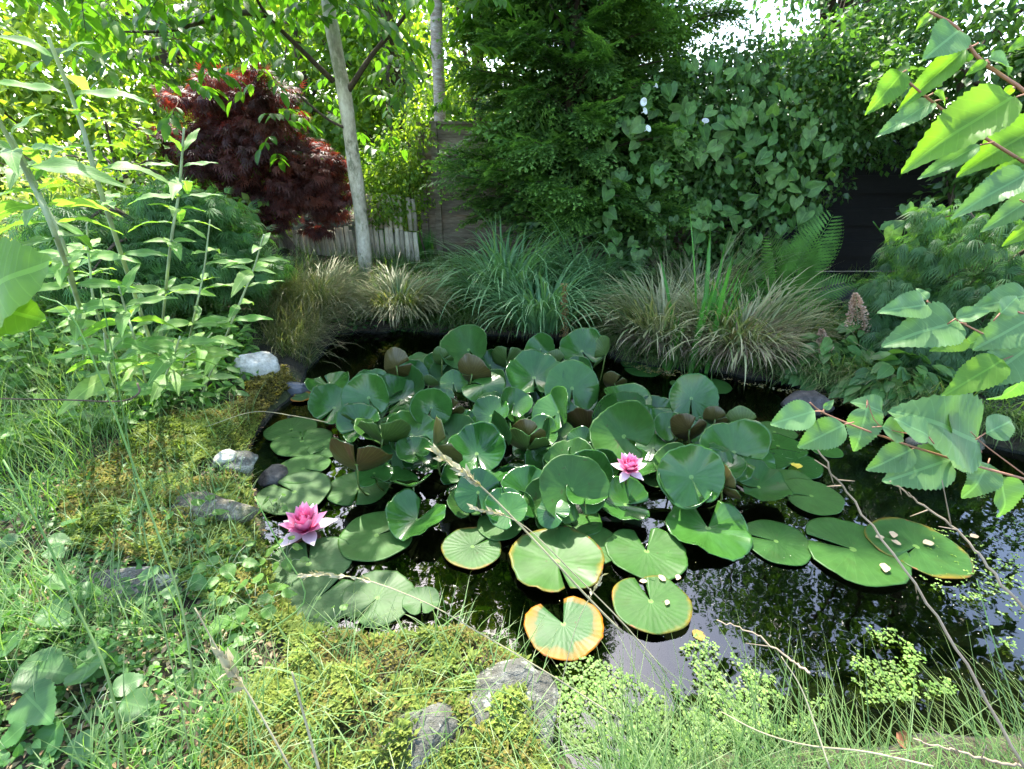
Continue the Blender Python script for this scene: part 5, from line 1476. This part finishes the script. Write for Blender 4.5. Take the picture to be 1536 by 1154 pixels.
moss('moss', MOSSP, 85000, .0175, M_MOSS, -.10, 50, np.array([1.1, 1, 1]))
moss('olive_moss', MOSSP, 26000, .015, M_MOSSO, .05, 77, np.array([1.2, 1, 1]))
FARM = pxpoly([(380, 575), (430, 560), (480, 590), (440, 640), (390, 650), (300, 640)])
moss('bank_moss', FARM, 9000, .02, M_MOSSO, -.3, 12, np.array([1.2, 1, 1]))

grass('sparse_bank_grass', MOSSP, 2600, (.06, .22), (.0022, .0045), (.1, .9), (.3, 1.4), G_LIGHT, 5, clump=False)
def spot_leaves(name, label, cat_, spots, me_list, size, group=None, up=(0, -.3, 1), stem=M_STEMG):
    for i, (lab, px, py, n, rad, s) in enumerate(spots):
        c = G(px, py)
        root = thing(name, lab, cat_, c, group)
        for k in range(n):
            a = 2.4 * k + i; r = rad * math.sqrt((k + .5) / n)
            p = c + np.array([math.cos(a) * r, math.sin(a) * r, .03 + .05 * random.random() + .04 * (1 - r / rad)])
            d = (math.cos(a), math.sin(a), random.uniform(-.45, .1))
            link('leaf', random.choice(me_list), root, mat_from(p, d, (random.uniform(-.3, .3), -.2, 1), s * random.uniform(.7, 1.2)))
            V, F, A = tube(curve([c, (c + p) / 2 + [0, 0, .02], p], 4), [.0012] * 4, 3)
            link('leaf_stalk', mesh_np('leaf_stalk', V, F, A, [stem]), root)
broad = [serrated_leaf('leaf', HERB, .40 + .04 * s, 9, .12, .2, 'ovate', s) for s in range(3)]
broadL = [serrated_leaf('leaf', HERBL, .36 + .04 * s, 9, .12, .2, 'ovate', s) for s in range(3)]
gw = 'broad-leaved weeds in the foreground'
spot_leaves('broadleaf_weed', '', 'weed', [
 ('large-leaved weed in the bottom left corner', 35, 1040, 9, .12, .12),
 ('weed with rounded leaves at the left edge above the corner', 70, 930, 8, .10, .10),
 ('weed with long leaves right of the corner plant', 140, 1085, 8, .11, .10),
 ('leafy weed in front of the wide flat grey stone', 260, 900, 8, .09, .07),
 ('weed sprouting at the left end of the wide flat stone', 60, 830, 7, .10, .08)], broad, .1, gw)
spot_leaves('bright_weed', '', 'weed', [
 ('strawberry-like weed beside the dull green pad', 385, 925, 10, .09, .065),
 ('small fresh green weed on the bank above the long flat stone', 290, 800, 9, .10, .05),
 ('fresh green weed rooted at the edge of the pads by the bank', 430, 855, 9, .07, .055),
 ('weed with yellowish leaves in the mossy bank', 345, 870, 8, .08, .055),
 ('little sprig by the left pink flower', 415, 775, 8, .06, .035),
 ('tiny clover-like weed on the moss mound', 510, 960, 8, .06, .03),
 ('weed between the moss and the bottom left grasses', 330, 1010, 8, .08, .06)], broadL, .1, gw)
undergrowth('small_weeds', pxpoly([(0, 700), (170, 700), (370, 780), (440, 930), (380, 1000), (300, 1240), (-100, 1240), (-100, 1000)]), 4600, .026, TL, HERB, (.0, .07), .03)
undergrowth('moss_weeds', pxpoly([(170, 690), (380, 640), (400, 800), (430, 880), (230, 860), (110, 760)]), 900, .022, TL, HERBL, (.01, .06), .02)
undergrowth('thicket_herbs', pxpoly([(0, 480), (120, 430), (330, 480), (400, 560), (330, 620), (180, 660), (0, 720)]), 5200, .075, T_leaf(.2, .2, .25, (0, .8, 1, .75, 0)), HERBL, (.05, .42), .03)
undergrowth('dead_litter', pxpoly([(200, 600), (380, 600), (400, 700), (380, 900), (560, 1240), (-50, 1240), (60, 720)]), 4000, .026, TSn, leafmat('dead_litter', [(.12, .06, .03), (.26, .17, .09), (.36, .28, .17)], .1, .8), (.0, .035), .0)

def stalk(label, pts, Ys, r, mat=None, head=None, name='grass_stalk', cat_='grass stalk'):
    P = np.array([H(x, y, Yq) for (x, y), Yq in zip(pts, Ys)])
    C = curve(P, 18)
    root = thing(name, label, cat_, P[-1])
    V, F, A = tube(C, np.linspace(r * .6, r, 18), 5)
    link('stem', mesh_np('stem', V, F, A, [mat or M_STRAW]), root)
    if head:
        a, b, n, s = head
        q = rng.uniform(a, b, n); idx = np.clip((q * 17).astype(int), 0, 16)
        ax = norm(C[idx] - C[idx + 1])
        pos = C[idx] + (C[idx + 1] - C[idx]) * (q * 17 - idx)[:, None]
        V, F, A = scatter(TSn, pos, ax + rng.normal(size=(n, 3)) * .28, rng.normal(size=(n, 3)), s * rng.uniform(.7, 1.2, n))
        link('seed_head', mesh_np('seed_head', V, F, A, [M_STRAW]), root)
    return root
stalk('long pale grass stalk with a plump seed head crossing the middle of the pads', [(653, 678), (700, 712), (745, 752), (820, 830), (890, 905), (935, 950)], [.75, .74, .73, .70, .67, .65], .0022, head=(0, .32, 60, .022))
stalk('pale stalk with a small head pointing left below the middle of the pads', [(712, 763), (760, 775), (800, 800), (860, 860), (930, 930), (1000, 1010)], [.72, .71, .70, .68, .65, .62], .0013, head=(0, .2, 30, .016))
stalk('long bleached stalk running from the left weeds over the moss to the corner rock', [(455, 862), (540, 868), (640, 905), (720, 950), (830, 1015), (930, 1080)], [.62, .62, .61, .60, .58, .56], .0014, head=(0, .25, 36, .015))
stalk('thick yellow-green grass stem at the far left of the foreground', [(5, 690), (60, 790), (110, 900), (160, 1010), (190, 1150)], [.75, .70, .66, .60, .55], .0028, G_LIGHT)
stalk('tall yellowish stem falling through the left thicket to the bottom', [(60, 445), (105, 470), (160, 590), (215, 740), (270, 900), (290, 1020)], [.85, .84, .8, .74, .66, .6], .0022, G_LIGHT)
stalk('straight thin stem parallel to the yellowish one', [(150, 430), (185, 620), (215, 790), (250, 960), (285, 1130)], [.9, .84, .76, .66, .58], .0016, G_LIGHT)
stalk('dry brown and white feathered stalk pointing down right in the lower left', [(292, 912), (330, 980), (375, 1045), (440, 1160)], [.62, .6, .57, .52], .0020, head=(.35, .62, 30, .03))
stalk('short bleached stem at the bottom below the moss', [(438, 1008), (455, 1070), (480, 1160)], [.56, .54, .5], .0026)
stalk('bent grass stem meeting the bank left of the pads', [(382, 745), (420, 820), (458, 897), (400, 950), (340, 1010)], [.72, .68, .64, .62, .58], .0016, G_LIGHT)
stalk('dark horizontal bramble stem at the left edge', [(-10, 598), (100, 600), (180, 602), (208, 590), (206, 575)], [1.2, 1.25, 1.3, 1.35, 1.38], .003, M_BARKD)
stalk('thin pale stem reaching from the left bank over the flat pads', [(310, 640), (380, 618), (440, 624), (492, 634)], [1.8, 1.85, 1.9, 1.95], .002)
stalk('bleached stem standing in the bottom right grass', [(1172, 985), (1205, 1040), (1245, 1154)], [.62, .58, .5], .0016)
stalk('pale rootlet lying on the bottom right grass', [(1082, 1068), (1140, 1098), (1210, 1118), (1300, 1128), (1400, 1150)], [.62, .58, .56, .55, .53], .0018)
stalk('dry seed stem leaning over the blue reflection', [(905, 862), (868, 930), (846, 1010), (838, 1060)], [.74, .7, .66, .62], .0010, head=(0, .2, 20, .013))
stalk('arched grass blade across the moss to the corner rock', [(560, 1050), (640, 1040), (740, 1035), (790, 1060), (835, 1110)], [.6, .6, .6, .58, .56], .0010, G_LIGHT)
stalk('leaning green stem in front of the duckweed', [(985, 990), (1035, 1080), (1070, 1154)], [.6, .55, .52], .0010, G_LIGHT)
stalk('straight green stem at the lower right beside the dry twig', [(1465, 870), (1490, 960), (1530, 1080)], [.75, .68, .6], .0014, G_LIGHT)
def twig(label, main, Ys, r, sides):
    C = curve([H(x, y, q) for (x, y), q in zip(main, Ys)], 26)
    C[1:-1] += rng.normal(size=(24, 3)) * .0018
    root = thing('dry_twig', label, 'twig', C[-1], 'bare twigs in the right foreground')
    V, F, A = tube(C, np.linspace(r * .45, r, 26), 6)
    link('stem', mesh_np('stem', V, F, A, [M_TWIG]), root)
    for (t, x, y, dy) in sides:
        p = C[int(t * 25)]
        V, F, A = tube(curve([p, H(x, y, p[1] + dy)], 5), [r * .45, r * .4, r * .35, r * .3, r * .2], 5)
        link('side_twig', mesh_np('side_twig', V, F, A, [M_TWIG]), root)
twig('long bare twig running from the lowest leaf branch to the bottom right corner', [(1224, 662), (1245, 705), (1275, 745), (1330, 820), (1400, 920), (1460, 1020), (1536, 1150)], [.80, .79, .78, .74, .68, .62, .54], .0030, [(.17, 1222, 690, 0), (.2, 1250, 725, 0), (.26, 1282, 722, 0), (.3, 1240, 730, .02), (.6, 1375, 890, .01)])
twig('forked bare twig at the right edge above the yellow-rimmed pad', [(1335, 722), (1380, 755), (1440, 800), (1490, 860), (1545, 925)], [.80, .78, .75, .70, .66], .0030, [(.08, 1352, 742, .0), (.35, 1365, 775, .01), (.45, 1413, 720, 0), (.25, 1362, 738, 0), (.5, 1408, 790, .0)])
twig('pale bare twig lying on the grass in the bottom right corner', [(1370, 1108), (1430, 1125), (1480, 1140), (1545, 1152)], [.62, .60, .58, .56], .0030, [(.4, 1395, 1090, 0), (.6, 1480, 1118, 0)])
twig('short pale twig poking out of the water in front of the bottom right grass', [(1075, 930), (1130, 950), (1180, 985), (1215, 1010)], [.72, .70, .66, .62], .0024, [(.5, 1118, 965, 0)])

# small bright floating plants
def rosettes(name, pts, size, mat, k=5):
    V0, F0, A0 = [], [], []
    for i in range(k):
        a = 2 * pi * i / k
        ca, sa = math.cos(a), math.sin(a)
        for (x, y, z) in TSw[0]:
            V0.append((x * ca - y * sa, x * sa + y * ca, z + .12)); A0.append((0, y))
        F0 += [tuple(int(v) + 5 * i for v in f) for f in TSw[1]]
    T = (np.array(V0), np.array(F0), np.array(A0, float))
    n = len(pts)
    a = rng.uniform(0, 2 * pi, n)
    d = np.stack([np.cos(a), np.sin(a), rng.normal(size=n) * .12], -1); up = norm(rng.normal(size=(n, 3)) * .22 + [0, 0, 1])
    V, F, A = scatter(T, pts, d, up, size * rng.uniform(.6, 1.3, n))
    return tag(link(name, mesh_np(name, V, F, A, [mat]), None), kind='stuff')
M_DUCK = leafmat('floating_starwort', [(.09, .19, .03), (.15, .26, .045), (.21, .32, .07)], .35, .5)
def wpts(region, n, thr, sc=9, seed=60):
    q = sample_poly(np.array(region, float), n)
    P = np.array([W(x, y, .006) for x, y in q])
    k = fbm(P[:, 0] * sc, P[:, 1] * sc, seed) + rng.random(len(P)) * .25 > thr
    P = P[k]; P[:, 2] += rng.random(len(P)) * .012
    return P
rosettes('starwort', wpts([(835, 1000), (880, 985), (950, 1015), (1010, 1060), (1090, 1090), (1080, 1150), (960, 1154), (850, 1120), (830, 1060)], 2600, -.12, 14), .0055, M_DUCK)
rosettes('starwort_strand', wpts([(1000, 990), (1050, 950), (1120, 1000), (1240, 1050), (1280, 1090), (1100, 1110), (1020, 1080)], 1700, .0, 13), .0055, M_DUCK, 4)
rosettes('starwort_patch', wpts([(1300, 940), (1340, 945), (1400, 1000), (1440, 1040), (1300, 1060), (1270, 1010)], 900, .03, 13), .0055, M_DUCK, 4)
rosettes('floating_flecks', wpts([(1400, 760), (1536, 720), (1536, 1000), (1420, 960), (1380, 880)], 420, .03, 6), .011, M_DUCK, 2)
rosettes('pond_film', wpts([(500, 505), (900, 520), (1280, 610), (1536, 690), (1536, 1050), (1050, 1000), (900, 900), (620, 920), (420, 720)], 800, .10, 5), .0032, leafmat('pollen_speck', [(.20, .20, .10), (.35, .36, .22), (.45, .45, .36)], .1, .8), 1)
rosettes('floating_debris', wpts([(930, 545), (1290, 600), (1290, 612), (1100, 575), (930, 556)], 500, -.1, 6), .014, leafmat('floating_debris', [(.30, .30, .06), (.30, .2, .08), (.4, .38, .2)], .2, .6), 2)
# dead scales lying on the pads, and fallen leaves
M_SCALE = leafmat('dead_scale', [(.34, .24, .12), (.52, .42, .28)], .1, .7)
SC_LAB = ['pale scale at the upper left of the scale-dotted round pad', 'largest pale scale, upper right on the scale-dotted round pad', 'yellowish scale in the middle right of the scale-dotted round pad',
 'pale scale on the left lobe of the ruffled two-lobed pad', 'pale scale on the right lobe of the ruffled two-lobed pad', 'topmost round scale on the outermost right pad', 'pale scale where the dry twig crosses the two right pads',
 'oval scale in the middle of the outermost right pad', 'big pale scale at the lower edge of the slit right pad', 'long narrow scale right of centre on the outermost right pad', 'scale floating just below the ruffled two-lobed pad',
 'green-white scale at the lower right of the deeply notched pad', 'tiny pale scale on the wavy pad right of the large oval pad', 'small scale between the notched pad and the scale-dotted pad', 'tiny scale by the raised leaves on the right of the clump', 'pale scale on the water beside the forked bare twig']
scl = serrated_leaf('fallen_scale', M_SCALE, .34, 5, .2, .0, 'lance', 2)
for i, (px, py, s) in enumerate([(959, 872, 12), (998, 872, 14), (1002, 900, 11), (1033, 786, 12), (1107, 785, 12), (1339, 797, 16), (1313, 806, 14), (1352, 818, 14), (1326, 845, 20), (1384, 815, 18), (1043, 815, 16), (1018, 862, 12), (638, 770, 9), (995, 868, 9), (1090, 735, 9), (1455, 805, 14)]):
    p = W(px, py, .026)
    s = size_at(p, s)
    o = link('fallen_scale', scl, None, mat_from(p, (math.cos(i * 2.1), math.sin(i * 2.1), 0), (0, 0, 1), s))
    tag(o, SC_LAB[i], 'leaf scale', 'dead scales scattered over the pads')
M_FALL = leafmat('fallen_leaf', [(.20, .08, .04), (.26, .12, .06)], .1, .7)
p = G(1335, 1118) + np.array([0, 0, .05])
tag(link('fallen_leaf', serrated_leaf('fallen_leaf', M_FALL, .5, 6, .5, .3, 'ovate', 1), None, mat_from(p, (.3, -.4, -.2), (0, -.6, .8), .05)), 'brown curled leaf lying on the bottom right grass', 'leaf')
p = W(1040, 955, .002)
tag(link('fallen_leaf', serrated_leaf('fallen_leaf', leafmat('sunken_leaf', [(.20, .14, .02), (.22, .15, .03)], .1, .7), .5, 6, .1, .1, 'ovate', 1), None, mat_from(p, (1, .3, 0), (0, 0, 1), .05)), 'yellowish leaf floating right of the scale-dotted pad', 'leaf')
p = W(1196, 703, .02)
tag(link('fallen_leaf', serrated_leaf('fallen_leaf', leafmat('yellow_leaf', [(.55, .42, .04), (.6, .48, .06)], .2, .6), .5, 6, .3, .1, 'ovate', 1), None, mat_from(p, (.3, 1, 0), (0, 0, 1), .06)), 'yellow leaf lying between the dark oval pad and the twig', 'leaf')
